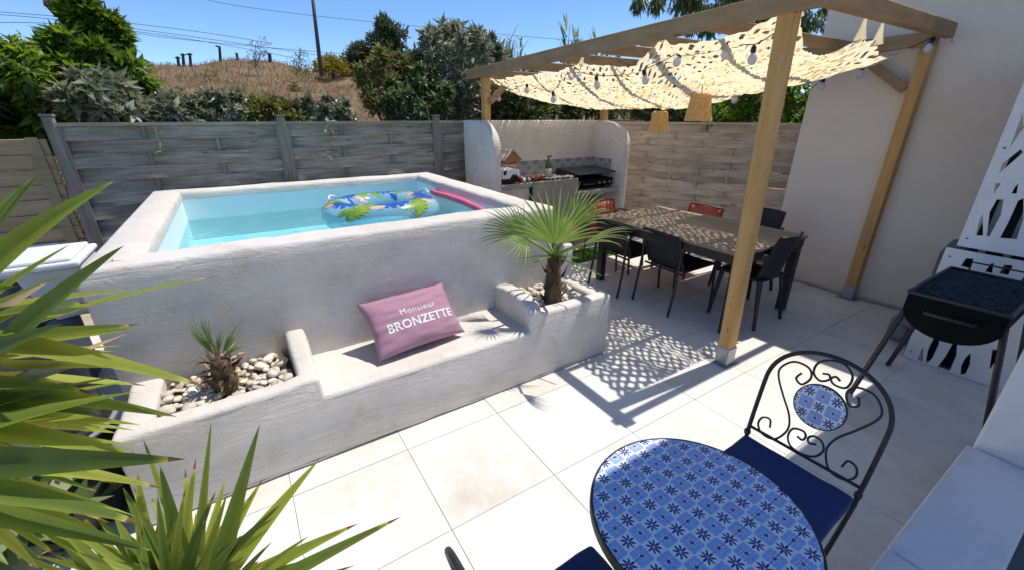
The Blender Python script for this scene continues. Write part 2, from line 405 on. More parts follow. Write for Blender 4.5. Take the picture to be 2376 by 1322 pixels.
def grid(a, b, c, d, n1, n2):
    vv = [Vector(a).lerp(Vector(b), i / n1).lerp(Vector(d).lerp(Vector(c), i / n1), j / n2) for i in range(n1 + 1) for j in range(n2 + 1)]
    ff = [(i * (n2 + 1) + j, (i + 1) * (n2 + 1) + j, (i + 1) * (n2 + 1) + j + 1, i * (n2 + 1) + j + 1) for i in range(n1) for j in range(n2)]
    return vv, ff
for a, b in (((ix0, iy0), (ix1, iy0)), ((ix1, iy0), (ix1, iy1)), ((ix1, iy1), (ix0, iy1)), ((ix0, iy1), (ix0, iy0))):
    lin.add(*grid((*a, bz), (*b, bz), (*b, 1.052), (*a, 1.052), 12, 6))
lin.add(*grid((ix0, iy0, bz), (ix1, iy0, bz), (ix1, iy1, bz), (ix0, iy1, bz), 8, 8))
lin.box(ix0 + .002, ix1 - .002, iy1 - .42, iy1 - .002, bz + .002, .66)
lin.build('liner', MAT['liner'], pool, fixn=False, smooth=True, auto=40)
# wall returns below the rim, at the right-hand end
MB().box(2.03, 2.27, 2.585, 3.25, 0, 0.79).build('buttress', MAT['stucco'], pool, bevel=.03, seg=3, cut=.1, wobble=.006, smooth=True, auto=50)
def stucco(name, mb, bev=.03): return mb.build(name, MAT['stucco'], pool, bevel=bev, seg=3, cut=.09, wobble=.006, smooth=True, auto=50)
FY = 2.09
stucco('bench', MB().box(0.06, 1.62, FY + .05, 2.6, 0, 0.398), .012)
# one continuous front face with a stepped top
front = [(-0.685, 0), (2.238, 0), (2.238, .515), (1.60, .52), (1.52, .565), (1.487, .53), (1.484, .402), (0.154, .402), (0.150, .50), (0.135, .525), (0.06, .525), (0.0, .508), (-0.685, .505)]
stucco('front_wall', MB().prism(front, FY, FY + .105, 'XZ'), .022)
stucco('planter_side', MB().box(-0.683, -0.545, FY + .06, 2.6, 0, 0.503), .028)
# divider between left planter and bench: rises towards the pool wall
stucco('divider', MB().prism([(FY + .03, .0), (2.6, .0), (2.6, .60), (2.42, .60), (FY + .15, .54), (FY + .03, .515)], 0.047, 0.150, 'YZ'), .026)
stucco('planter_side', MB().box(2.105, 2.236, FY + .06, 2.62, 0, 0.512), .03)
pts = [(FY + .03, 0), (2.6, 0), (2.6, .575)] + [(2.6 - .47 * t, .575 + .03 * math.sin(math.pi * t)) for t in (.25, .5, .75)] + [(FY + .06, .575), (FY + .03, .54)]
stucco('armrest', MB().prism(pts, 1.488, 1.60, 'YZ'), .045)
# planting soil (stays below the rims)
MB().box(-0.58, 0.06, FY + .09, 2.6, .02, .44).build('soil', MAT['soil'], pool, cut=.08, wobble=.012)
MB().box(1.58, 2.12, FY + .09, 2.62, .02, .46).build('soil', MAT['soil'], pool, cut=.08, wobble=.012)
# water
def water_mat():
    m, n, l, b = _nt('pool_water')
    n.remove(b)
    tr = n.new('ShaderNodeBsdfTransparent'); tr.inputs['Color'].default_value = (0.56, 0.91, 0.97, 1)
    gl = n.new('ShaderNodeBsdfGlossy'); gl.inputs['Roughness'].default_value = 0.03
    fr = n.new('ShaderNodeFresnel'); fr.inputs['IOR'].default_value = 1.333
    v = coords(n, l, (1, 1.6, 1), False)
    t = n.new('ShaderNodeTexNoise'); t.inputs['Scale'].default_value = 7; t.inputs['Detail'].default_value = 4; t.inputs['Distortion'].default_value = 1.2; l.new(v, t.inputs['Vector'])
    bp = n.new('ShaderNodeBump'); bp.inputs['Strength'].default_value = 0.7; bp.inputs['Distance'].default_value = 0.035
    l.new(t.outputs['Fac'], bp.inputs['Height']); l.new(bp.outputs['Normal'], gl.inputs['Normal']); l.new(bp.outputs['Normal'], fr.inputs['Normal'])
    mx = n.new('ShaderNodeMixShader'); l.new(fr.outputs[0], mx.inputs[0]); l.new(tr.outputs[0], mx.inputs[1]); l.new(gl.outputs[0], mx.inputs[2])
    l.new(mx.outputs[0], n['Material Output'].inputs['Surface'])
    return m
WZ = 0.855
wme = MB(); wme.add(*grid((ix0 + .001, iy0 + .001, WZ), (ix1 - .001, iy0 + .001, WZ), (ix1 - .001, iy1 - .001, WZ), (ix0 + .001, iy1 - .001, WZ), 30, 30))
for p in wme.v: p.z += .004 * noise.noise(Vector((p.x * 5, p.y * 7, 0)))
tag(wme.build('water', water_mat(), fixn=False, smooth=True), None, None, kind='structure')

# pebbles in both planters
def pebble_data(k):
    bm = bmesh.new(); bmesh.ops.create_icosphere(bm, subdivisions=2, radius=1)
    for v in bm.verts: v.co *= 1 + .22 * noise.noise(v.co * 1.1 + Vector((k * 9, 0, 3)))
    me = bpy.data.meshes.new('pebble'); bm.to_mesh(me); bm.free(); me.materials.append(MAT['pebble'])
    me.polygons.foreach_set('use_smooth', [True] * len(me.polygons)); return me
PEB = [pebble_data(k) for k in range(6)]
def pebbles(label, x0, x1, y0, y1, z, n, avoid):
    bed = thing('pebble_bed', label, 'pebbles', ((x0 + x1) / 2, (y0 + y1) / 2, z))
    placed = []
    for _ in range(n * 30):
        if len(placed) >= n: break
        x, y = random.uniform(x0, x1), random.uniform(y0, y1); s = random.choice((.013, .016, .019, .023, .028)) * random.uniform(.8, 1.2)
        if math.hypot(x - avoid[0], y - avoid[1]) < .05: continue
        lay = 0
        for (a, b, c, l0) in placed:
            if math.hypot(a - x, b - y) < (c + s) * .72: lay = 1; break
        if lay and random.random() < .75: continue
        placed.append((x, y, s, lay))
        o = link('pebble', random.choice(PEB), bed, loc=(x, y, z + s * .25 + lay * .022))
        o.scale = (s * 1.25, s * .95, s * .68); o.rotation_euler = (random.uniform(-.3, .3), random.uniform(-.3, .3), random.uniform(0, 3.1))
pebbles('cream and grey pebbles filling the left planter around the small palm', -.53, .02, 2.22, 2.56, .452, 170, (-.27, 2.33))
pebbles('white pebbles around the tall fan palm in the right planter', 1.63, 2.09, 2.22, 2.58, .472, 120, (1.81, 2.27))

# ------------------------------------------------------------ house: plaster wall and unseen canopy that shades the terrace
house = thing('house', 'house with beige plaster wall and unseen flat canopy shaped for the terrace shade', 'house', (5.4, 0, 0))
def wx(y): return 5.22 + .06 * (2.4 - y)
MB().prism([(wx(2.4), 2.4), (wx(-2.4), -2.4), (9.5, -2.4), (9.2, 2.4)], -.13, 3.62, 'XY').build('wall', MAT['plaster'], house)
MB().box(1.66, wx(-1) + .02, -.40, 0.655, 3.5, 3.62).build('canopy', MAT['roofc'], house, bevel=.01, seg=1)  # unseen strip inferred from its shadow, narrowed and raised to let in skylight
MB().box(1.72, 1.83, -.39, -.28, -.006, 3.495).build('canopy_post', MAT['plaster'], house)
MB().prism([(wx(2.4) - .1, 2.72), (wx(-2.4) - .02, -2.6), (9.7, -2.7), (9.7, 2.72)], 3.63, 3.76, 'XY').build('roof_slab', MAT['roofc'], house, bevel=.01, seg=1)
# conduit along the wall foot
hp = [(wx(y) - .03 - .012 * math.sin(y * 9), y, .016) for y in np.linspace(2.38, .75, 30)]
tag(MB().tube(hp, .013, 8).build('conduit', MAT['hose'], smooth=True), 'thin beige conduit lying along the foot of the house wall', 'pipe')

# low walls at the lower right
lw = thing('low_wall', 'low white coped wall in the lower right corner of the terrace', 'wall', (2, 0, 0))
LZ = .43
MB().box(1.0, 2.5, -.06, .13, 0, LZ - .03).build('body', MAT['marble'], lw)
for a, b in ((1.0, 1.601), (1.605, 2.5)):
    MB().box(a, b, -.085, .152, LZ - .029, LZ).build('coping', MAT['marble'], lw, bevel=.012, seg=3, smooth=True, auto=40)
MB().box(1.0, 2.5, -.7, -.088, 0, .30).build('bed', MAT['slate'], lw)
tw = thing('pier', 'tall white rendered pier rising at the right edge beside the low wall', 'wall', (2.8, 0, 0))
MB().box(2.505, 3.15, -.75, .135, 0, .98).build('body', MAT['marble'], tw, bevel=.02, seg=3, smooth=True, auto=40)

# ------------------------------------------------------------ fences
def woven_fence(name, label, A, B, ztop, pitch, nslat, mats, npanel, nbatt, bow, post_h, posts, flip=1, zcap=True, mat_post=None):
    A, B = Vector(A), Vector(B); L = (B - A).length; t = (B - A).normalized(); nrm = Vector((-t.y, t.x, 0)) * flip
    root = thing(name, label, 'fence', (A.x, A.y, 0)); ang = math.atan2(t.y, t.x)
    pl = L / npanel; sw = pitch * .985; half = pl - .09
    def slat_data(ph):
        n = nbatt * 8; v, f = [], []
        for i in range(n + 1):
            x = .045 + half * i / n
            y = bow * math.cos(math.pi * (x - .045) / (half / nbatt) + ph)
            w0 = .002 * noise.noise(Vector((x * 7, ph, 1)))
            for dy, dz in ((-.006, 0), (.006, 0), (.006, sw), (-.006, sw)): v.append((x, y + dy + (.010 if dz else 0), dz * (1 + w0) + w0))
        for i in range(n):
            for k in range(4): a, b = i * 4 + k, i * 4 + (k + 1) % 4; f.append((a, b, b + 4, a + 4))
        f += [(3, 2, 1, 0), (n * 4, n * 4 + 1, n * 4 + 2, n * 4 + 3)]
        return v, f
    datas = [mesh('slat', *slat_data(p), mats[i % len(mats)], smooth=False) for i, p in enumerate((0, math.pi))]
    z0 = ztop - .03 - pitch * nslat
    for p in range(npanel):
        base = A + t * (pl * p)
        for k in range(nslat):
            o = link('slat', datas[k % 2], root, loc=(base.x, base.y, z0 + pitch * k + random.uniform(-.003, .003)))
            o.rotation_euler = (0, random.uniform(-.002, .002), ang)
        for b in range(nbatt + 1):
            q = base + t * (.045 + half * b / nbatt)
            if b in (0, nbatt):
                for sg in (-1, 1):
                    o = MB().box(-.02, .02, sg * .03 - .009, sg * .03 + .009, z0 - .02, ztop - .034).build('edge_batten', mat_post, root)
                    o.matrix_parent_inverse = wm(root).inverted(); o.location = (q.x, q.y, 0); o.rotation_euler = (0, 0, ang)
            else:
                o = link('batten', BATT[id(mat_post)], root, loc=(q.x, q.y, 0)); o.rotation_euler = (0, 0, ang); o.scale = (1, 1, ztop - .01)
        if zcap:
            m = base + t * pl / 2
            o = MB().box(-pl / 2 + .03, pl / 2 - .03, -.032, .032, ztop - .03, ztop).build('cap_rail', mats[0], root)
            o.matrix_parent_inverse = wm(root).inverted(); o.location = (m.x, m.y, 0); o.rotation_euler = (0, 0, ang)
    for p in posts:
        q = A + t * (pl * p)
        o = MB().box(-.036, .036, -.04, .04, -.1, post_h).build('post', mat_post, root, bevel=.006, seg=1)
        o.matrix_parent_inverse = wm(root).inverted(); o.location = (q.x, q.y, 0); o.rotation_euler = (0, 0, ang)
        c = MB().prism([(-.042, -.046), (.042, -.046), (.042, .046), (-.042, .046)], post_h + .002, post_h + .022).build('cap', mat_post, o)
        c.matrix_parent_inverse = Matrix(); c.location = (0, 0, 0)
    return root
BATT = {id(m): MB().box(-.014, .014, -.006, .006, 0, 1).data('batten', m) for m in (MAT['greypost'], MAT['brownwood'])}
FEY = 5.42
woven_fence('woven_fence', 'long grey weathered woven slat fence behind the pool', (-1.28, FEY, 0), (5.86, FEY, 0), 1.725, .1185, 14, (MAT['greywood'], MAT['greywood']), 4, 3, .022, 1.775, (0, 1, 2, 3), mat_post=MAT['greypost'])
woven_fence('woven_fence', 'brown woven slat fence behind the dining table', (5.0, 5.30, 0), (5.90, 2.58, 0), 1.70, .0945, 17, (MAT['brownwood'], MAT['brownwood']), 1, 7, .019, 1.80, (1,), mat_post=MAT['brownwood'])
bf = thing('board_fence', 'tan horizontal board fence in shade at the left edge', 'fence', (-1.4, FEY, 0))
for k in range(13):
    z = 1.60 - .128 * (k + 1)
    o = MB().box(-3.9, -1.345, -.012, .012, 0, .124).build('board', MAT['tanwood'], bf); o.matrix_parent_inverse = wm(bf).inverted()
    o.location = (0, FEY + .02 + random.uniform(-.003, .003), z); o.rotation_euler = (R(5), 0, 0)
MB().box(-1.47, -1.39, FEY - .012, FEY + .0, -.05, 1.61).build('upright', MAT['tanwood'], bf)
MB().box(-3.0, -2.92, FEY - .012, FEY + .0, -.05, 1.61).build('upright', MAT['tanwood'], bf)
# ------------------------------------------------------------ outdoor kitchen
kit = thing('outdoor_kitchen', 'white masonry barbecue kitchen with curved side walls beside the fence', 'kitchen', (3.6, 4.6, 0))
def side_prof(y0, y1, top):      # y front .. y back, curved front top corner
    r = .42; pts = [(y1, 0), (y1, top)]
    for k in range(9):
        a = math.pi / 2 * k / 8
        pts.append((y0 + r - r * math.sin(a), top - r * .75 * (1 - math.cos(a))))
    return pts + [(y0, 0)]
def kst(name, mb, bev=.012): return mb.build(name, MAT['stucco'], kit, bevel=bev, seg=2, cut=.14, wobble=.003, smooth=True, auto=45)
kst('side_wall', MB().prism(side_prof(4.36, 5.12, 1.735), 2.53, 2.63, 'YZ'))
kst('side_wall', MB().prism(side_prof(4.36, 5.12, 1.715), 4.66, 4.76, 'YZ'))
kst('back_wall', MB().box(2.62, 4.67, 5.02, 5.122, 0, 1.728))
MB().box(2.632, 3.86, 4.42, 5.018, .94, 1.0).build('counter', MAT['concrete'], kit, bevel=.008, seg=1)
MB().box(2.632, 3.1, 4.46, 5.018, 0, .938).build('counter_base', MAT['stucco'], kit)
MB().box(3.12, 3.86, 4.385, 4.418, 0, 1.008).build('front_slab', MAT['concrete'], kit, bevel=.006, seg=1)
MB().box(3.862, 4.658, 4.40, 5.018, .76, .815).build('grill_shelf', MAT['concrete'], kit, bevel=.008, seg=1)
MB().box(3.83, 3.9, 4.46, 5.018, 0, .758).build('pillar', MAT['stucco'], kit)
def azul(name, c_bg, c1, c2, cell):
    """cement-tile print: 8-petal star, stepped zigzag band, diamonds between"""
    m, n, l, b = _nt(name)
    b.inputs['Roughness'].default_value = 0.38
    def mth(op, a, bb=None, c=None):
        q = n.new('ShaderNodeMath'); q.operation = op
        for i, x in enumerate((a, bb, c)):
            if x is None: continue
            if isinstance(x, (int, float)): q.inputs[i].default_value = x
            else: l.new(x, q.inputs[i])
        return q.outputs[0]
    tc = n.new('ShaderNodeTexCoord'); sp = n.new('ShaderNodeSeparateXYZ'); l.new(tc.outputs['Object'], sp.inputs[0])
    return m, n, l, b, mth, sp
def azulejo(name, cell, axes=('X', 'Y'), off=(0, 0), diag=False, bgc=(0.84, 0.82, 0.80), light=(0.13, 0.25, 0.55), darkc=(0.022, 0.03, 0.24)):
    m, n, l, b, mth, sp = azul(name, 0, 0, 0, cell)
    nz = n.new('ShaderNodeTexNoise'); nz.inputs['Scale'].default_value = 90; nz.inputs['Detail'].default_value = 2
    l.new(n['Texture Coordinate'].outputs['Object'], nz.inputs['Vector'])
    wob = mth('MULTIPLY', mth('SUBTRACT', nz.outputs['Fac'], .5), .07)
    gx, gy = mth('ADD', sp.outputs[axes[0]], off[0]), mth('ADD', sp.outputs[axes[1]], off[1])
    if diag: gx, gy = mth('MULTIPLY', mth('ADD', gx, gy), .70711), mth('MULTIPLY', mth('SUBTRACT', gx, gy), .70711)
    fx = mth('ADD', mth('DIVIDE', gx, cell), wob); fy = mth('ADD', mth('DIVIDE', gy, cell), wob)
    px = mth('SUBTRACT', fx, mth('ROUND', fx)); py = mth('SUBTRACT', fy, mth('ROUND', fy))
    # star
    rr = mth('SQRT', mth('ADD', mth('MULTIPLY', px, px), mth('MULTIPLY', py, py)))
    th = mth('ARCTAN2', py, px)
    pet = mth('ABSOLUTE', mth('COSINE', mth('MULTIPLY', th, 4)))
    lim = mth('ADD', .10, mth('MULTIPLY', mth('POWER', pet, 1.6), .215))
    star = mth('MULTIPLY', mth('LESS_THAN', rr, lim), mth('GREATER_THAN', rr, .045))
    gapp = mth('LESS_THAN', pet, .14); star = mth('MULTIPLY', star, mth('SUBTRACT', 1, gapp))
    # stepped band
    q = 11.0
    ax = mth('ABSOLUTE', mth('DIVIDE', mth('ROUND', mth('MULTIPLY', px, q)), q)); ay = mth('ABSOLUTE', mth('DIVIDE', mth('ROUND', mth('MULTIPLY', py, q)), q))
    mxd = mth('MAXIMUM', ax, ay); d1 = mth('ADD', ax, ay)
    band = mth('MULTIPLY', mth('GREATER_THAN', d1, .47), mth('LESS_THAN', d1, .76))
    hatch = mth('GREATER_THAN', mth('SINE', mth('MULTIPLY', mth('ADD', px, py), 95)), -.45)
    # diamond between the stars
    qx = mth('SUBTRACT', .5, mth('ABSOLUTE', px)); qy = mth('SUBTRACT', .5, mth('ABSOLUTE', py)); dd = mth('ADD', qx, qy)
    dia = mth('LESS_THAN', dd, .105); ring = mth('MULTIPLY', mth('GREATER_THAN', dd, .155), mth('LESS_THAN', dd, .19))
    def mix(f, a, c):
        x = n.new('ShaderNodeMixRGB'); l.new(f, x.inputs[0])
        for s_, k in ((a, 1), (c, 2)):
            if isinstance(s_, tuple): x.inputs[k].default_value = s_ + (1,)
            else: l.new(s_, x.inputs[k])
        return x.outputs[0]
    nz2 = n.new('ShaderNodeTexNoise'); nz2.inputs['Scale'].default_value = 60
    l.new(n['Texture Coordinate'].outputs['Object'], nz2.inputs['Vector'])
    lightv = mix(nz2.outputs['Fac'], light, tuple(min(1, c * 1.9) for c in light))
    c = mix(mth('MULTIPLY', band, mth('ADD', .55, mth('MULTIPLY', hatch, .45))), bgc, lightv)
    c = mix(ring, c, darkc); c = mix(dia, c, tuple(x * 1.6 for x in darkc)); c = mix(star, c, darkc)
    l.new(c, b.inputs['Base Color'])
    return m
splash_m = azulejo('kitchen_tile_print', .2, ('X', 'Z'), (0.02, 0), False, (0.34, 0.33, 0.32), (0.24, 0.25, 0.28), (0.13, 0.15, 0.20))
for k in range(10):
    MB().box(2.64 + .2 * k, min(2.836 + .2 * k, 4.655), 5.008, 5.0185, 1.012, 1.20).build('backsplash_tile', splash_m, kit)
for k in range(2):
    MB().box(4.648, 4.6585, 5.0 - .2 * (k + 1) + .004, 5.0 - .2 * k, 1.012, 1.20).build('backsplash_tile', azulejo('kitchen_side_tile_print', .2, ('Y', 'Z'), (0, 0), False, (0.34, 0.33, 0.32), (0.24, 0.25, 0.28), (0.13, 0.15, 0.20)), kit)

# things on the counter
cz = 1.002
t = thing('power_tool', 'white and black garden power tool with orange cap on the counter', 'tool', (2.80, 4.52, cz))
MB().prism([(2.69, cz + .012), (2.94, cz + .012), (2.95, cz + .075), (2.91, cz + .10), (2.70, cz + .10)], 4.44, 4.60, 'XZ').build('lower_body', MAT['blackplastic'], t, bevel=.008)
MB().prism([(2.685, cz + .065), (2.80, cz + .062), (2.83, cz + .11), (2.90, cz + .11), (2.93, cz + .065), (2.955, cz + .10), (2.93, cz + .165), (2.86, cz + .185), (2.71, cz + .18), (2.685, cz + .14)], 4.43, 4.61, 'XZ').build('upper_body', MAT['white'], t, bevel=.012)
MB().box(2.70, 2.745, 4.424, 4.45, cz + .115, cz + .165).build('grip', MAT['blackplastic'], t, bevel=.006)
MB().box(2.865, 2.925, 4.45, 4.56, cz + .16, cz + .20).build('fuel_cap', MAT['orange'], t, bevel=.008)
t = thing('bucket', 'white translucent bucket holding a wooden birdhouse on the counter', 'bucket', (3.0, 4.78, cz))
MB().lathe([(.075, cz), (.10, cz + .21), (.106, cz + .215), (.098, cz + .213), (.073, cz + .01), (0, cz + .01)], (2.99, 4.75, 0), 22).build('body', MAT['milky'], t, smooth=True, auto=40)
t = thing('birdhouse', 'small orange brown wooden birdhouse sitting on the white bucket', 'birdhouse', (2.99, 4.75, cz + .22))
MB().prism([(2.88, cz + .225), (3.10, cz + .225), (3.10, cz + .27), (2.99, cz + .37), (2.88, cz + .27)], 4.68, 4.82, 'XZ').build('body', MAT['rustbrick'], t)
for s in (-1, 1):
    MB().bar((2.99 + s * .002, 4.75, cz + .385), (2.99 + s * .14, 4.75, cz + .255), .18, .012, (0, 0, 1)).build('roof_panel', MAT['cloth'], t)
t = thing('cleaner_bottle', 'small white bottle with red cap lying beside the power tool', 'bottle', (3.06, 4.48, cz))
MB().lathe([(0, 0), (.028, .004), (.028, .11), (.014, .13)], (3.0, 4.48, cz + .03), 14, 'X').build('body', MAT['white'], t, smooth=True, auto=40)
MB().lathe([(.03, 0), (.03, .03), (0, .032)], (2.968, 4.48, cz + .03), 14, 'X').build('cap', MAT['red'], t, smooth=True, auto=40)
MB().lathe([(.0285, 0), (.0285, .04)], (3.05, 4.48, cz + .03), 14, 'X').build('label', MAT['bluep'], t, smooth=True)
t = thing('food_tray', 'dark red packaged food tray on the counter', 'tray', (3.25, 4.56, cz))
MB().box(3.12, 3.38, 4.46, 4.64, cz, cz + .016).build('tray', MAT['dark'], t, bevel=.004)
MB().box(3.13, 3.37, 4.47, 4.63, cz + .018, cz + .06).build('contents', MAT['meat'], t, bevel=.012, cut=.04, wobble=.02, wscale=25)
t = thing('pump_bottle', 'olive green pump bottle with cream label standing on the counter', 'bottle', (3.52, 4.62, cz))
MB().lathe([(0, cz), (.045, cz), (.047, cz + .16), (.03, cz + .215), (.014, cz + .235), (.014, cz + .27)], (3.52, 4.62, 0), 20).build('body', MAT['olive'], t, smooth=True, auto=45)
MB().lathe([(.0475, cz + .03), (.0478, cz + .13)], (3.52, 4.62, 0), 20).build('label', MAT['labelp'], t, smooth=True)
MB().box(3.50, 3.575, 4.612, 4.63, cz + .275, cz + .292).build('pump_head', MAT['blackplastic'], t, bevel=.004)
cl = MB(); cl.add(*grid((3.4, 4.44, cz), (3.84, 4.44, cz), (3.84, 4.58, cz), (3.4, 4.58, cz), 24, 10))
for p in cl.v: p.z += .022 + .02 * noise.noise(Vector((p.x * 22, p.y * 22, 1)))
tag(cl.build('dish_cloth', MAT['cloth'], smooth=True, fixn=False), 'crumpled pale dish cloth on the front of the counter', 'cloth')
t = thing('plancha', 'black gas plancha with raised lid on the lower kitchen shelf', 'grill', (4.25, 4.7, .82))
MB().box(3.96, 4.60, 4.48, 4.9, .852, .955).build('body', MAT['soot'], t, bevel=.015)
for x in (4.0, 4.56):
    for y in (4.52, 4.86): MB().lathe([(.018, .816), (.018, .851)], (x, y, 0), 10).build('foot', MAT['blackmetal'], t)
MB().prism([(4.44, 1.03), (4.46, 1.05), (4.92, 1.085), (4.94, .99), (4.9, .97)], 3.9, 4.62, 'YZ').build('lid', MAT['blackplastic'], t, bevel=.008)
for x in (3.94, 4.615): MB().bar((x, 4.9, .93), (x, 4.9, 1.04), .016, .03, (0, 1, 0)).build('hinge', MAT['grate'], t)
MB().tube([(4.0, 4.47, .90), (4.0, 4.43, .90), (4.2, 4.42, .90), (4.2, 4.47, .90)], .007, 6).build('handle', MAT['grate'], t)
for x in (4.32, 4.42, 4.52): MB().lathe([(.018, 0), (.016, -.022), (0, -.023)], (x, 4.478, .90), 12, 'Y').build('knob', MAT['zinc'], t)

# ------------------------------------------------------------ pergola
per = thing('pergola', 'pine timber pergola standing over the dining table', 'pergola', (4.0, 3.2, 0))
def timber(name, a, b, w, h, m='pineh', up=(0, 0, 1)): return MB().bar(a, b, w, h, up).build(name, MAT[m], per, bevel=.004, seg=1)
PFX, PBX = 2.91, 5.2
for (x, y, zt) in ((PFX, 1.49, 2.415), (PBX, 1.53, 2.36), (PFX, 5.2, 2.29), (5.02, 5.2, 2.29)):
    ln = (-.045, .035) if (x, y) == (PFX, 1.49) else (0, 0)
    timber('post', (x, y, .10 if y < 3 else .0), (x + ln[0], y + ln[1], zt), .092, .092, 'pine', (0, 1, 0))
    if y < 3:
        MB().box(x - .051, x + .051, y - .051, y + .051, .004, .15).build('post_shoe', MAT['zinc'], per, bevel=.004, seg=1)
        MB().box(x - .085, x + .085, y - .085, y + .085, .001, .0035).build('base_plate', MAT['zinc'], per)
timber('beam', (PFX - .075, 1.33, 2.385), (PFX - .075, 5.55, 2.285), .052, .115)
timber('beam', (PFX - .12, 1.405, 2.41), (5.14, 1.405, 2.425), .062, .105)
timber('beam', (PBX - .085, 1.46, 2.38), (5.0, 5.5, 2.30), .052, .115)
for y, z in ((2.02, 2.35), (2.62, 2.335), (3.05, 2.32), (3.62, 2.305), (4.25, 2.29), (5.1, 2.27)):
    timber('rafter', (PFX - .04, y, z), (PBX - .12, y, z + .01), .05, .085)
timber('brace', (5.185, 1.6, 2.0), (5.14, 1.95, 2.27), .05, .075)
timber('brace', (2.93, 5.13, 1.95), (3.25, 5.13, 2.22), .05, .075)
for p in ((5.205, 1.4, 2.36), (PFX - .01, 1.37, 2.41)):
    MB().lathe([(.014, 0), (.014, -.006), (.006, -.008), (0, -.008)], p, 12, 'Y').build('bolt', MAT['zinc'], per)

# ------------------------------------------------------------ leaf-cut shade net
ey = [(1.5, 2.34), (1.56, 2.33), (1.69, 2.29), (1.96, 2.24), (2.13, 2.25), (2.42, 2.27), (2.52, 2.33), (2.62, 2.26), (2.75, 2.17), (3.1, 2.18), (3.46, 2.235), (3.9, 2.19), (4.25, 2.215), (4.6, 2.2), (5.3, 2.21)]
ex = [(2.9, 2.345), (3.07, 2.34), (3.2, 2.2), (3.4, 2.2), (3.67, 2.27), (3.94, 2.375), (4.05, 2.36), (4.22, 2.37), (4.34, 2.27), (4.6, 2.27), (5.2, 2.33)]
def I(tab, x): return float(np.interp(x, [a for a, _ in tab], [b for _, b in tab]))
NX0, NX1, NY0, NY1 = 3.0, 4.92, 1.56, 5.2
def net_z(x, y):
    t = min(max((x - NX0) / (NX1 - NX0), 0), 1); s = min(max((y - NY0) / (NY1 - NY0), 0), 1)
    e = I(ey, y) * (1 - t) + 2.25 * t
    wend = math.exp(-s * 9)
    e = e * (1 - wend) + I(ex, x) * wend
    sag = .37 * (4 * t * (1 - t)) ** .8 * max(0, math.sin(math.pi * min(1, s * .86 + .02))) ** .55
    return e - sag + .025 * noise.noise(Vector((x * 3.2, y * 3.2, 0))) + .012 * noise.noise(Vector((x * 9, y * 9, 4)))
def net_mat():
    m, n, l, b = _nt('cream_net_fabric')
    b.inputs['Roughness'].default_value = .85
    v = coords(n, l, (1, 1, 1), False)
    t = n.new('ShaderNodeTexNoise'); t.inputs['Scale'].default_value = 7; t.inputs['Detail'].default_value = 5; l.new(v, t.inputs['Vector'])
    r = ramp(n, [(.3, (0.76, 0.64, 0.41)), (.7, (0.88, 0.79, 0.58))]); l.new(t.outputs['Fac'], r.inputs['Fac']); l.new(r.outputs['Color'], b.inputs['Base Color'])
    tr = n.new('ShaderNodeBsdfTranslucent'); hv = n.new('ShaderNodeHueSaturation'); hv.inputs['Value'].default_value = 1.15; l.new(r.outputs['Color'], hv.inputs['Color']); l.new(hv.outputs['Color'], tr.inputs['Color'])
    mx = n.new('ShaderNodeMixShader'); mx.inputs[0].default_value = .66; l.new(b.outputs[0], mx.inputs[1]); l.new(tr.outputs[0], mx.inputs[2])
    l.new(mx.outputs[0], n['Material Output'].inputs['Surface']); return m
netm = net_mat()
net = thing('shade_net', 'cream leaf-cut shade net sagging under the pergola rafters', 'shade net', (3.9, 3.3, 2.0))
nv, nf = [], []
SP, AMP, LAM, WID = .043, .0125, .092, .031
ns = int((NX1 - NX0) / SP)
rn = random.Random(3)
for i in range(ns + 1):
    x0 = NX0 + SP * i; k = 0; y = NY0; phr = rn.uniform(-1.0, 1.0); lam = LAM * rn.uniform(.88, 1.15); prev = None; wprev = None
    while y <= NY1:
        ph = 2 * math.pi * y / lam + (math.pi if i % 2 else 0) + phr + 1.5 * noise.noise(Vector((x0 * 4, y * 3, 9)))
        xc = x0 + AMP * math.sin(ph) + .016 * noise.noise(Vector((x0 * 4, y * 5, 2))) + .006 * noise.noise(Vector((x0 * 23, y * 17, 2)))
        w = WID * (1.04 + .5 * noise.noise(Vector((x0 * 11, y * 13, 7))) + .45 * noise.noise(Vector((x0 * 2.6, y * 2.3, 1))))
        tl = .42 + .45 * noise.noise(Vector((x0 * 8, y * 10, 5))) + .25 * math.sin(ph * .5)
        row = []
        for sgn in (-1, 0, 1):
            xx = xc + sgn * w / 2 * math.cos(tl)
            row.append(Vector((xx, y, net_z(xx, y) - sgn * w / 2 * math.sin(tl) + (.006 if sgn == 0 else 0))))
        n0 = len(nv); nv += row
        if prev is not None: nf += [(prev, prev + 1, n0 + 1, n0), (prev + 1, prev + 2, n0 + 2, n0 + 1)]
        prev = n0; y += .0145
me = mesh('leaf_cut_fabric', nv, nf, netm, smooth=True); me['kind'] = 'stuff'
o = link('leaf_cut_fabric', me, net)
# gathered strips that tie the net up to beam and rafters
for (x, y, zt) in ((3.0, 2.52, 2.40), (3.06, 1.57, 2.44), (3.95, 1.56, 2.45), (3.0, 5.2, 2.26), (4.25, 1.56, 2.45), (3.0, 3.46, 2.30)):
    z0 = net_z(x, y); a = MB()
    rows = []
    for k in range(6):
        q = k / 5; w = .035 * (1 - q) ** 1.5 + .008
        a.v += [Vector((x - .02, y - w, z0 + (zt - z0) * q)), Vector((x + .02, y, z0 + (zt - z0) * q)), Vector((x - .01, y + w, z0 + (zt - z0) * q))]
    for k in range(5):
        for j in range(2): a.f.append([k * 3 + j, k * 3 + j + 1, k * 3 + j + 4, k * 3 + j + 3])
    a.build('tie_strip', netm, net, fixn=False, smooth=True)

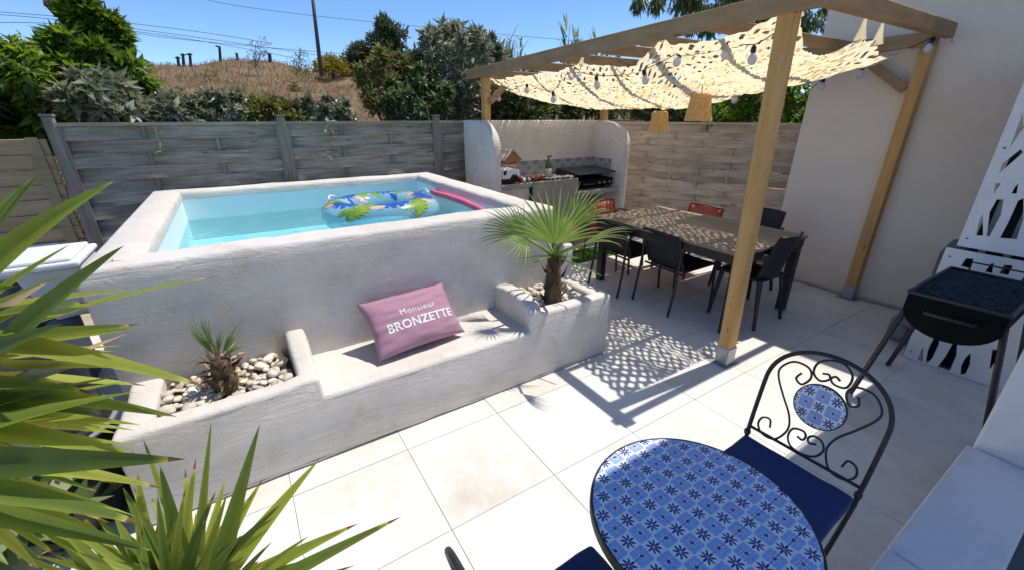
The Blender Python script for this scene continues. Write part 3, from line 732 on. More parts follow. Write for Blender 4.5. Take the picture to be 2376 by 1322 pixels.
# ------------------------------------------------------------ string lights and pendant lamps
sl_ = thing('string_lights', 'string of white festoon bulbs on black cable under the pergola', 'string lights', (3.2, 3.2, 2.1))
bul = [((1157, 222), 3.1), ((1223, 202), 3.1), ((1283, 222), 3.08), ((1322, 168), 3.05), ((1383, 187), 3.05), ((1493, 175), 3.05), ((1580, 132), 3.1), ((1682, 112), 3.1), ((1747, 122), 3.08)]
P = [on_x(*q, X) for q, X in bul]
q2 = [((1707, 222), 4.3), ((1798, 280), 4.7), ((1909, 192), 4.9), ((2001, 162), 4.95), ((2162, 100), 5.08)]
P2 = [on_x(*q, X) for q, X in q2]
bm_b = MB().lathe([(0, -.075), (.012, -.073), (.026, -.058), (.031, -.04), (.026, -.02), (.015, -.006), (.012, 0)], (0, 0, -.034), 14).data('bulb', MAT['bulbglass'], smooth=True)
bm_s = MB().lathe([(.0125, -.036), (.017, -.034), (.018, -.004), (.010, .008), (.004, .012)], (0, 0, 0), 10).data('socket', MAT['blackplastic'], smooth=True, auto=40)
def string(Ps, extra0=None, extra1=None):
    pts = ([extra0] if extra0 else []) + [p + Vector((0, 0, .045)) for p in Ps] + ([extra1] if extra1 else [])
    path = []
    for a, b in zip(pts[:-1], pts[1:]):
        for k in range(8):
            t = k / 8; p = a.lerp(b, t); p.z -= .16 * (a - b).length * t * (1 - t); path.append(p)
    path.append(pts[-1])
    MB().tube(path, .0035, 5).build('cable', MAT['wire'], sl_)
    for p in Ps:
        b = link('bulb', bm_b, sl_, loc=p + Vector((0, 0, .032)))
        b.rotation_euler = (random.uniform(-.25, .25), random.uniform(-.25, .25), 0)
        s = link('socket', bm_s, b, local=True)
string(P, Vector((2.93, 5.18, 2.2)), Vector((2.93, 1.55, 2.3)))
string(P2, Vector((3.0, 3.0, 2.24)), Vector((5.16, 1.5, 2.36)))
for (q, X, sc, lab) in (((1533, 258), 3.75, 1.0, 'smaller wicker pendant lampshade hanging lower, left of the other lampshade'), ((1628, 218), 3.6, 1.12, 'larger wicker pendant lampshade hanging higher, nearer the front post')):
    top = on_x(*q, X); t = thing('pendant_lamp', lab, 'lamp', top, 'wicker pendant lamps over the dining table')
    r0, r1, h = .075 * sc, .105 * sc, .20 * sc
    pr = [(r0 * .15, -.004), (r0 * .8, 0), (r0, -.012), (r1, -h), (r1 - .006, -h), (r0 - .006, -.018)]
    sh = MB().lathe(pr, top, 24).build('lamp_shade', MAT['wicker'], t, smooth=True, auto=40)
    MB().tube([top + Vector((0, 0, -.002)), (top.x, top.y, 2.30)], .0035, 5).build('cord', MAT['wire'], t)
    MB().lathe([(.0, -.10), (.03, -.085), (.032, -.06), (.015, -.03)], top, 12).build('bulb', MAT['bulbglass'], t, smooth=True)

# ------------------------------------------------------------ dining table and chairs
dt = thing('dining_table', 'long dining table with brown slatted top and black metal frame', 'table', (3.8, 2.55, 0))
TX0, TX1, TY0, TY1, TZ = 3.25, 4.35, 1.71, 3.38, .755
NS = 9; sw = (TX1 - TX0) / NS
for k in range(NS):
    MB().box(TX0 + sw * k + .002, TX0 + sw * (k + 1) - .002, TY0, TY1, TZ - .024, TZ).build('slat', MAT['tabletop'], dt, bevel=.002, seg=1)
for y in (TY0 + .03, TY1 - .03): MB().bar((TX0 + .02, y, TZ - .066), (TX1 - .02, y, TZ - .066), .03, .08).build('apron', MAT['blackmetal'], dt)
for x in (TX0 + .03, TX1 - .03): MB().bar((x, TY0 + .046, TZ - .067), (x, TY1 - .046, TZ - .067), .03, .08).build('apron', MAT['blackmetal'], dt)
for x in (TX0 + .10, TX1 - .05):
    for y in (TY0 + .06, TY1 - .05): MB().bar((x, y, .001), (x, y, TZ - .026), .075, .075, (0, 1, 0)).build('leg', MAT['blackmetal'], dt, bevel=.004, seg=1)

def sling_chair(name, label, seat_m, tube_m, group):
    """tubular armchair with sling seat; local frame: faces +X, origin on the floor at its centre"""
    t = thing(name, label, 'chair', (0, 0, 0), group)
    W, D = .235, .25
    for s in (-1, 1):
        y = s * W
        loop = [(D + .02, y, .004), (D, y, .3), (D - .01, y, .58), (D - .04, y, .635), (D - .10, y, .65), (-D + .06, y, .655), (-D + .01, y, .635), (-D - .02, y * .98, .58), (-D - .03, y * .97, .45), (-D - .05, y, .25), (-D - .09, y, .004)]
        MB().tube(loop, .013, 8).build('side_frame', tube_m, t, local=True, smooth=True, auto=50)
        MB().tube([(-D + .06, y * .93, .43), (-D - .02, y * .93, .62), (-D - .06, y * .93, .765)], .011, 8).build('back_upright', tube_m, t, local=True, smooth=True, auto=50)
        MB().tube([(D - .004, y * .93, .435), (-D + .06, y * .93, .415)], .011, 8).build('seat_rail', tube_m, t, local=True, smooth=True, auto=50)
    def sl(path, wy, name):
        a = MB(); n = len(path); rows = 7
        for i, (x, z) in enumerate(path):
            for j in range(rows):
                u = j / (rows - 1) * 2 - 1
                a.v.append(Vector((x - .0 * u, u * wy, z - .018 * (1 - u * u))))
        for i in range(n - 1):
            for j in range(rows - 1): a.f.append([i * rows + j, (i + 1) * rows + j, (i + 1) * rows + j + 1, i * rows + j + 1])
        o = a.build(name, seat_m, t, local=True, fixn=False, smooth=True)
        md = o.modifiers.new('t', 'SOLIDIFY'); md.thickness = .004
    sl([(D - .004, .44), (D - .1, .425), (0, .412), (-D + .07, .415)], W * .92, 'seat')
    sl([(-D + .05, .44), (-D - .0, .55), (-D - .03, .66), (-D - .062, .77)], W * .92, 'backrest')
    MB().tube([(-D - .062, -W * .93, .765), (-D - .072, 0, .772), (-D - .062, W * .93, .765)], .011, 8).build('top_rail', tube_m, t, local=True, smooth=True)
    MB().tube([(D - .006, -W, .43), (D - .006, W, .43)], .011, 8).build('front_rail', tube_m, t, local=True, smooth=True)
    MB().tube([(-D + .03, -W, .40), (-D + .03, W, .40)], .011, 8).build('rear_rail', tube_m, t, local=True, smooth=True)
    return t
def plastic_chair(name, label, m, arms, group):
    t = thing(name, label, 'chair', (0, 0, 0), group)
    W = .215
    def shell(path, w0, w1, cup, name, th):
        a = MB(); rows = 9; n = len(path)
        for i, (x, z) in enumerate(path):
            w = w0 + (w1 - w0) * i / (n - 1)
            for j in range(rows):
                u = j / (rows - 1) * 2 - 1
                rr = 1.0
                a.v.append(Vector((x + cup * u * u, u * w * rr, z)))
        for i in range(n - 1):
            for j in range(rows - 1): a.f.append([i * rows + j, (i + 1) * rows + j, (i + 1) * rows + j + 1, i * rows + j + 1])
        o = a.build(name, m, t, local=True, fixn=False, smooth=True)
        md = o.modifiers.new('t', 'SOLIDIFY'); md.thickness = th; md.offset = 0
        bv = o.modifiers.new('b', 'BEVEL'); bv.width = .004; bv.segments = 2
    shell([(.22, .445), (.2, .452), (.1, .448), (0, .442), (-.12, .440), (-.20, .446)], W + .01, W - .02, 0, 'seat', .022)
    shell([(-.19, .44), (-.205, .5), (-.225, .6), (-.25, .7), (-.285, .8), (-.30, .84), (-.307, .855)], W - .02, W - .035, .05, 'backrest', .018)
    for sx, sy in ((1, 1), (1, -1), (-1, 1), (-1, -1)):
        top = Vector((.175 if sx > 0 else -.175, sy * (W - .03), .45)); bot = Vector((.215 if sx > 0 else -.235, sy * (W + .01), .002))
        MB().tube([bot, bot.lerp(top, .5), top], [.015, .019, .024], 8).build('leg', m, t, local=True, smooth=True, auto=50)
    if arms:
        for s in (-1, 1):
            MB().tube([(.20, s * (W + .005), .44), (.19, s * (W + .015), .56), (.16, s * (W + .02), .635), (.08, s * (W + .02), .655), (-.10, s * (W + .015), .66), (-.235, s * (W - .02), .68)], [.02, .02, .022, .024, .022, .018], 8).build('armrest', m, t, local=True, smooth=True)
    return t
GR = 'chairs around the dining table'
def place(o, x, y, rz, label=None):
    o.location = (x, y, 0); o.rotation_euler = (0, 0, rz)
    if label: o['label'] = label
ch = sling_chair('armchair', '', MAT['sling'], MAT['blackmetal'], GR)
place(ch, 3.46, 3.04, R(-3), 'black tubular armchair with mesh seat nearest the potted palm')
c2 = copy_tree(ch); place(c2, 3.55, 2.46, R(-4), 'black tubular armchair with mesh seat, second along the near side of the table')
rc = sling_chair('armchair', '', MAT['redpaint'], MAT['rustbrown'], GR)
place(rc, 3.90, 3.66, R(-90), 'orange red chair at the far end of the dining table')
r2 = copy_tree(rc); place(r2, 4.42, 3.02, R(180), 'orange red chair on the far side of the table before the brown fence')
pc = plastic_chair('armchair', '', MAT['anthracite'], True, GR)
place(pc, 3.845, 1.89, R(90), 'anthracite plastic armchair with rounded back at the near end of the table')
p2 = copy_tree(pc); place(p2, 4.47, 2.30, R(180), 'dark grey plastic armchair on the far side of the table near the house wall')
# ------------------------------------------------------------ swim ring and pool noodle
ringm, n_, l_, b_ = _nt('clear_vinyl')
n_.remove(b_)
tr_ = n_.new('ShaderNodeBsdfTransparent'); tr_.inputs['Color'].default_value = (0.80, 0.93, 0.97, 1)
pr_ = n_.new('ShaderNodeBsdfPrincipled'); pr_.inputs['Base Color'].default_value = (0.48, 0.70, 0.82, 1); pr_.inputs['Roughness'].default_value = .08
lw_ = n_.new('ShaderNodeLayerWeight'); lw_.inputs['Blend'].default_value = .35
mr_ = n_.new('ShaderNodeMapRange'); mr_.inputs['To Min'].default_value = .28; mr_.inputs['To Max'].default_value = .85; l_.new(lw_.outputs['Facing'], mr_.inputs['Value'])
mx_ = n_.new('ShaderNodeMixShader'); l_.new(mr_.outputs[0], mx_.inputs[0]); l_.new(tr_.outputs[0], mx_.inputs[1]); l_.new(pr_.outputs[0], mx_.inputs[2]); l_.new(mx_.outputs[0], n_['Material Output'].inputs['Surface'])
sr = thing('swim_ring', 'clear inflatable swim ring printed with blue and green tropical leaves', 'swim ring', (1.16, 4.18, WZ))
RC, RR, RT = Vector((1.12, 4.10, WZ + .07)), .375, .14
def torus(u, v, k=1.0):       # u around, v over the tube (0 outside, pi/2 top)
    r = RT * k; x = (RR + r * math.cos(v))
    return RC + Vector((x * 1.08 * math.cos(u), x * .92 * math.sin(u), r * .92 * math.sin(v)))
a = MB(); NU, NV = 56, 22
for i in range(NU):
    for j in range(NV): a.v.append(torus(2 * math.pi * i / NU, 2 * math.pi * j / NV))
for i in range(NU):
    for j in range(NV): a.f.append([i * NV + j, ((i + 1) % NU) * NV + j, ((i + 1) % NU) * NV + (j + 1) % NV, i * NV + (j + 1) % NV])
a.build('tube', ringm, sr, fixn=False, smooth=True)
def print_leaf(u0, v0, ang, L, W, lobes, mat):
    """leaf print lying just on the vinyl: comb-lobed outline mapped on the tube"""
    a = MB(); rows = 34; ca, sa = math.cos(ang), math.sin(ang); cols = (-1, -.5, 0, .5, 1)
    for i in range(rows):
        t = i / (rows - 1); w = W * math.sin(math.pi * min(1, t * .93 + .07)) ** .7
        for c in cols:
            k = abs(c); cut = 1.0
            if lobes and k > .6: cut = .55 + .45 * (1 if math.sin(t * lobes * 2 * math.pi) > -.35 else 0)
            x = (t - .5) * L + .25 * k * L * .3; y = c * w * cut
            a.v.append(torus(u0 + (x * ca - y * sa) / (RR + RT * .5), v0 + (x * sa + y * ca) / RT, 1.012))
    m = len(cols)
    for i in range(rows - 1):
        for j in range(m - 1): a.f.append([i * m + j, i * m + j + 1, (i + 1) * m + j + 1, (i + 1) * m + j])
    a.build('leaf_print', mat, sr, fixn=False, smooth=True)
blp = M('blue_leaf_print', (0.012, 0.085, 0.42), (0.03, 0.17, 0.58), rough=.25, scale=9, coat=.5)
grp = M('green_leaf_print', (0.16, 0.30, 0.025), (0.34, 0.46, 0.06), rough=.25, scale=14, coat=.5)
crp = M('cream_flower_print', (0.66, 0.52, 0.34), (0.74, 0.44, 0.34), rough=.25, scale=9, coat=.5)
rr_ = random.Random(4)
for k in range(11):
    u0 = 2 * math.pi * k / 11 + .12
    print_leaf(u0, 1.25 + .25 * (-1) ** k, rr_.uniform(-.5, .5) + (1.1 if k % 2 else 0), .34, .085, 5 if k % 2 == 0 else 7, blp if k % 2 == 0 else grp)
    print_leaf(u0 + .27, .75 + rr_.uniform(-.15, .4), rr_.uniform(-1, 1), .13, .03, 0, (grp, crp)[k % 2])
    print_leaf(u0 + .2, 2.2 + rr_.uniform(-.2, .3), rr_.uniform(-1, 1), .17, .04, 4, (crp, blp, grp)[k % 3])
for u0 in (.2, 2.6):
    p = [torus(u0 - .16, 1.1), torus(u0 - .14, 1.1, 1.2), torus(u0, 1.1, 1.32), torus(u0 + .14, 1.1, 1.2), torus(u0 + .16, 1.1)]
    MB().tube(p, .010, 6).build('handle', MAT['white'], sr, smooth=True)
np_ = [on_z(1004, 446, 1.0), on_z(1014, 450, 1.008), on_z(1040, 457, 1.025), on_z(1078, 470, 1.03), on_z(1112, 486, 1.03), on_z(1128, 495, 1.03)]
tag(MB().tube(np_, .03, 12).build('pool_noodle', MAT['pink'], smooth=True, auto=50), 'pink foam pool noodle floating in the corner of the pool', 'pool noodle')

# ------------------------------------------------------------ pillow with print
pil = thing('pillow', 'mauve outdoor pillow printed with white lettering on the bench', 'pillow', (.8, 2.27, .40))
PW, PH, PD = .60, .385, .085
ex = Vector((1, .10, 0)).normalized(); eyv = Vector((-.10, .72, .70)); eyv = (eyv - ex * eyv.dot(ex)).normalized(); en = ex.cross(eyv)
pc0 = Vector((.785, 2.262, .412)) + eyv * PH / 2 - Vector((0, .0, -.02))
def pil_s(u, v, side):        # u,v in -1..1
    e = max(0, (1 - abs(u) ** 2.6)) * max(0, (1 - abs(v) ** 2.6))
    th = PD * e ** .45
    pin = 1 - .06 * (1 - abs(u) ** 2) * (abs(v) ** 3); pin2 = 1 - .07 * (1 - abs(v) ** 2) * (abs(u) ** 3)
    x, y = u * PW / 2 * pin2, v * PH / 2 * pin
    wr = .010 * noise.noise(Vector((u * 2.2 + v * 2.5, v * 5 - u * 1.5, side))) * e ** .3 + .009 * math.sin(9 * v + 4 * u) * max(0, abs(u) - .5) * (1 - abs(v))
    return pc0 + ex * x + eyv * y + en * (side * th + wr)
a = MB(); NN = 40
for s in (1, -1):
    for i in range(NN + 1):
        for j in range(NN + 1): a.v.append(pil_s(i / NN * 2 - 1, j / NN * 2 - 1, s))
    o0 = 0 if s > 0 else (NN + 1) ** 2
    for i in range(NN):
        for j in range(NN): a.f.append([o0 + i * (NN + 1) + j, o0 + (i + 1) * (NN + 1) + j, o0 + (i + 1) * (NN + 1) + j + 1, o0 + i * (NN + 1) + j + 1])
a.build('cover', MAT['mauve'], pil, smooth=True)
def text_mesh(body, size, space=1.0, bold=0.0):
    cu = bpy.data.curves.new('t', 'FONT'); cu.body = body; cu.size = size; cu.align_x = 'CENTER'; cu.space_character = space; cu.offset = bold; cu.resolution_u = 3
    to = bpy.data.objects.new('t', cu); C.objects.link(to)
    dg = bpy.context.evaluated_depsgraph_get(); me = bpy.data.meshes.new_from_object(to.evaluated_get(dg))
    bpy.data.objects.remove(to); return me
def pil_text(body, size, cu_, cv, space, bold, name):
    me = text_mesh(body, size, space, bold); bm = bmesh.new(); bm.from_mesh(me)
    bmesh.ops.triangulate(bm, faces=bm.faces)
    for _ in range(6):
        E = [e for e in bm.edges if e.calc_length() > .012]
        if not E: break
        bmesh.ops.subdivide_edges(bm, edges=E, cuts=1); bmesh.ops.triangulate(bm, faces=bm.faces)
    for v in bm.verts:
        u, w = cu_ + v.co.x / (PW / 2), cv + v.co.y / (PH / 2)
        v.co = pil_s(u, w, 1) + en * .0022
    bm.to_mesh(me); bm.free(); me.materials.clear(); me.materials.append(MAT['textwhite'])
    link(name, me, pil)
pil_text('Monsieur', .058, .08, .10, 1.12, 0, 'lettering')
pil_text('BRONZETTE', .078, .06, -.36, 1.05, .0018, 'lettering')

# ------------------------------------------------------------ leaves, palms
def strip(base, tip, lift, width, nvec, fold=.25, rows=12, prof=None, twist=0.0, tip_t=.06):
    base, tip = Vector(base), Vector(tip); mid = (base + tip) / 2 + Vector(lift)
    V, F, T = [], [], []
    for i in range(rows + 1):
        t = i / rows
        p = base * (1 - t) ** 2 + mid * 2 * t * (1 - t) + tip * t * t
        tg = ((mid - base) * (1 - t) + (tip - mid) * t).normalized()
        n = Vector(nvec); n = Matrix.Rotation(twist * t, 3, tg) @ n; w = tg.cross(n).normalized(); n = w.cross(tg)
        k = prof(t) if prof else min(1, .55 + 1.6 * t) * (1 - max(0, t - .35) / .65) ** .75 if t < 1 else 0
        k = max(k, .004)
        V += [p - w * width / 2 * k + n * width * fold * k, p, p + w * width / 2 * k + n * width * fold * k]
    for i in range(rows):
        for j in range(2): F.append((i * 3 + j, i * 3 + j + 1, i * 3 + j + 4, i * 3 + j + 3))
    return V, F
YU = leafmat('yucca_leaf', [(0, (0.055, 0.09, 0.022)), (.35, (0.125, 0.18, 0.035)), (.7, (0.28, 0.33, 0.06)), (.92, (0.42, 0.44, 0.11)), (.96, (0.30, 0.20, 0.09)), (1, (0.20, 0.10, 0.04))], trans=.48, rough=.42)
FAN = leafmat('fan_palm_leaf', [(0, (0.05, 0.10, 0.022)), (.5, (0.12, 0.21, 0.045)), (.9, (0.25, 0.36, 0.08)), (1, (0.40, 0.34, 0.16))], trans=.4, rough=.45)
def leaf_part(name, root, V, F, mat, tones):
    me = mesh(name, V, F, mat, smooth=True); tone(me, tones); return link(name, me, root)
def yucca_leaf(root, b, t, w, lift=0.0, tn=.5, nmix=(.5, .8), brown=.04, fold=.16, twist=0):
    b, t = Vector(b), Vector(t)
    view = (O - (b + t) / 2).normalized()
    nv = view * nmix[0] + Vector((0, 0, nmix[1])) + Vector((random.uniform(-.25, .25), random.uniform(-.25, .25), 0))
    V, F = strip(b, t, (0, 0, lift), w, nv, fold, 16, twist=twist)
    tones = []
    for i in range(17):
        q = i / 16; v = tn + .12 * (.5 - q) + random.uniform(-.03, .03)
        v = min(v, .9)
        if q > 1 - brown: v = 1.0
        tones += [min(.93, v + .07), max(0, v - .10), min(.93, v + .07)] if v < .95 else [1, 1, 1]
    leaf_part('leaf', root, V, F, YU, tones)

def fan(root, hub, axis, nrm, L, spread, nseg, base_t=.5, droop=.12, fold=.22, joined=.38, dead=0.0):
    hub, axis, nrm = Vector(hub), Vector(axis).normalized(), Vector(nrm)
    nrm = (nrm - axis * nrm.dot(axis)).normalized(); bx = axis.cross(nrm)
    V, F, T = [], [], []; dth = 2 * spread / nseg
    for s in range(nseg):
        th = -spread + dth * (s + .5); d = axis * math.cos(th) + bx * math.sin(th)
        side = -axis * math.sin(th) + bx * math.cos(th)
        l = L * (1 - .22 * (abs(th) / spread) ** 2) * random.uniform(.92, 1.06); n0 = len(V); rows = 8; tn = base_t + random.uniform(-.18, .18)
        dr = droop * random.uniform(.6, 1.5)
        for i in range(rows + 1):
            t = i / rows; r = l * t
            w = min(r, l * joined) * math.tan(dth / 2) * (1.0 if t <= joined else max(.03, (1 - t) / (1 - joined)) ** .8)
            p = hub + d * r + nrm * (-.10 * L * t * t) + Vector((0, 0, -dr * L * max(0, t - .4) ** 2 * 2.4))
            V += [p - side * w + nrm * w * fold * 2, p, p + side * w + nrm * w * fold * 2]
            e = 1.0 if (t > .93 and random.random() < .5) or random.random() < dead * t else tn
            T += [min(1, e + .1), e, min(1, e + .1)]
        for i in range(rows):
            for j in range(2): F.append((n0 + i * 3 + j, n0 + i * 3 + j + 1, n0 + i * 3 + j + 4, n0 + i * 3 + j + 3))
    return leaf_part('fan_leaf', root, V, F, FAN, T)
# tall palm in the right planter
tp = thing('fan_palm', 'tall green fan palm with shaggy trunk in the right planter', 'palm', (1.81, 2.27, .46))
trk = MB(); base = Vector((1.81, 2.27, .45)); topp = Vector((1.845, 2.32, .84))
trk.tube([base, base.lerp(topp, .25), base.lerp(topp, .5), base.lerp(topp, .8), topp], [.062, .066, .058, .052, .040], 14)
trk.build('trunk', MAT['husk'], tp, cut=.02, wobble=.010, wscale=30, smooth=True)
for k in range(26):
    q = random.uniform(.1, 1); a_ = random.uniform(0, 6.28); c = base.lerp(topp, q); out = Vector((math.cos(a_), math.sin(a_), 0))
    V, F = strip(c + out * .04, c + out * random.uniform(.07, .12) + Vector((0, 0, random.uniform(.05, .12))), (0, 0, -.02), .035, out, .2, 5)
    link('leaf_base', mesh('leaf_base', V, F, MAT['husk'], smooth=True), tp)
crown = topp + Vector((0, 0, -.02))
def petiole(a, b, r=.011, m=None): MB().tube([a, Vector(a).lerp(b, .5) + Vector((0, 0, .01)), b], [r * 1.5, r, r * .8], 6).build('petiole', m or PET, tp, smooth=True)
PET = M('petiole_green', (0.16, 0.24, 0.05), (0.24, 0.32, 0.08), rough=.5, scale=8)
vdir = (O - Vector((1.85, 2.3, 1))).normalized()
for (hx, hy, dep, ax_px, L, spr, nseg, bt, nz) in (
        (1289, 566, 2.92, (1293, 420), .46, R(80), 22, .68, 1.0),
        (1215, 550, 3.02, (1128, 470), .36, R(52), 18, .40, .8),
        (1222, 555, 2.9, (1165, 592), .24, R(55), 13, .75, .9),
        (1352, 568, 2.80, (1462, 512), .37, R(24), 9, .78, .35),
        (1330, 520, 3.12, (1385, 455), .36, R(48), 14, .6, .7),
        (1268, 560, 3.2, (1215, 480), .33, R(50), 13, .5, .6)):
    h = deep(hx, hy, dep - .05); tg = deep(ax_px[0], ax_px[1], dep - .05 - (.22 if hx in (1289, 1222, 1352) else 0))
    petiole(crown, h)
    nrm = vdir * nz + Vector((0, 0, 1)) * (1 - nz) + Vector((0, 0, .25))
    fan(tp, h, tg - h, nrm, L, spr, nseg, bt, droop=.14, dead=.22)
for q in ((1395, 640), (1210, 600), (1240, 610), (1340, 600)):
    petiole(crown, deep(q[0], q[1], random.uniform(2.8, 3.0)), .005)
# small palm in the left planter
sp_ = thing('small_palm', 'small ragged young fan palm among the left planter pebbles', 'palm', (-.27, 2.33, .45))
b0 = Vector((-.27, 2.33, .45)); t0 = Vector((-.265, 2.33, .645))
tk = MB(); tk.tube([b0, b0.lerp(t0, .4), t0], [.052, .060, .038], 12); tk.build('trunk', MAT['husk'], sp_, cut=.02, wobble=.012, wscale=30, smooth=True)
for k in range(80):
    q = random.uniform(0, 1); a_ = random.uniform(0, 6.28); c = b0.lerp(t0, q); out = Vector((math.cos(a_), math.sin(a_), 0))
    V, F = strip(c + out * .03, c + out * random.uniform(.06, .135) + Vector((0, 0, random.uniform(-.03, .11))), (0, 0, .02), random.uniform(.012, .03), out, .2, 5)
    link('leaf_base', mesh('leaf_base', V, F, MAT['husk'] if k % 3 else MAT['dryleaf'], smooth=True), sp_)
for (px_, spr, n_s, L) in (((436, 745), R(16), 6, .21), ((462, 735), R(9), 4, .22), ((552, 752), R(18), 6, .18), ((505, 752), R(16), 4, .13), ((565, 790), R(14), 3, .12), ((450, 775), R(12), 4, .17)):
    tg = on_y(*px_, 2.33); h = t0.lerp(tg, .18)
    fan(sp_, h, tg - h, vdir + Vector((0, 0, .3)), L, spr, n_s, .45, droop=.05, joined=.45, dead=.1)
for a_, b_ in (((540, 760), (537, 708)), ((527, 765), (518, 705))):
    MB().tube([on_y(*a_, 2.33), on_y(*b_, 2.34)], .002, 4).build('dry_stalk', MAT['dryleaf'], sp_)
dl = thing('dry_leaf', 'dry tan leaf blades standing against the planter divider', 'leaf', (.0, 2.45, .46))
for (a_, b_, w) in (((668, 880), (628, 752), .03), ((690, 860), (665, 795), .03)):
    V, F = strip(on_y(*a_, 2.42), on_y(*b_, 2.45), (0, 0, 0), w, (0, -1, .2), .1, 8)
    link('blade', mesh('blade', V, F, MAT['dryleaf'], smooth=True), dl)

# ------------------------------------------------------------ bistro set
azt = azulejo('mosaic_print', .067, diag=True)
bt = thing('bistro_table', 'round bistro table with blue and white mosaic tile top', 'table', (.93, .455, 0))
BC, BR, BZ = Vector((.925, .452, 0)), .305, .72
def clip_circle(x0, x1, y0, y1, r):
    poly = [Vector((x0, y0)), Vector((x1, y0)), Vector((x1, y1)), Vector((x0, y1))]
    n = 40
    for k in range(n):
        a_ = 2 * math.pi * k / n; nn = Vector((math.cos(a_), math.sin(a_))); out = []
        for i in range(len(poly)):
            p, q = poly[i], poly[(i + 1) % len(poly)]; dp, dq = p.dot(nn) - r, q.dot(nn) - r
            if dp <= 0: out.append(p)
            if dp * dq < 0: out.append(p + (q - p) * (dp / (dp - dq)))
        poly = out
        if len(poly) < 3: return None
    return poly
def mosaic(root, c, r, z, tile, m, rot=0):
    k = int(r / tile) + 2; cr, sr_ = math.cos(rot), math.sin(rot)
    for i in range(-k, k):
        for j in range(-k, k):
            po = clip_circle(i * tile + .0006, (i + 1) * tile - .0006, j * tile + .0006, (j + 1) * tile - .0006, r)
            if po is None: continue
            area = sum(po[a_].x * po[a_ - 1].y - po[a_ - 1].x * po[a_].y for a_ in range(len(po)))
            if abs(area) < 1e-5: continue
            o = MB().prism([(p.x, p.y) for p in po], -.005, random.uniform(-.0003, .0003)).build('mosaic_tile', m, root)
            o.matrix_parent_inverse = wm(root).inverted(); o.location = (c.x, c.y, z); o.rotation_euler = (0, 0, rot)
mosaic(bt, BC, BR - .006, BZ, .09475, azt, R(0))
MB().lathe([(BR - .006, BZ - .006), (BR - .004, BZ + .001), (BR, BZ + .001), (BR + .003, BZ - .004), (BR + .003, BZ - .028), (BR - .004, BZ - .028), (BR - .006, BZ - .008)], BC, 72).build('rim', MAT['iron'], bt, smooth=True, auto=40)
MB().lathe([(0, BZ - .012), (BR - .005, BZ - .012), (BR - .005, BZ - .0055), (0, BZ - .0055)], BC, 48).build('backing', MAT['grout'], bt)
for k in range(3):
    a_ = R(90 + 120 * k); d = Vector((math.cos(a_), math.sin(a_), 0))
    pts = [BC + d * .22 + Vector((0, 0, BZ - .03)), BC + d * .10 + Vector((0, 0, .5)), BC + d * .05 + Vector((0, 0, .36)), BC + d * .10 + Vector((0, 0, .2)), BC + d * .24 + Vector((0, 0, .012))]
    MB().tube(pts, .011, 8).build('leg', MAT['iron'], bt, smooth=True)
MB().tube([BC + Vector((.07 * math.cos(q), .07 * math.sin(q), .36)) for q in np.linspace(0, 2 * math.pi, 24, endpoint=False)], .006, 6, closed=True).build('ring', MAT['iron'], bt, smooth=True)

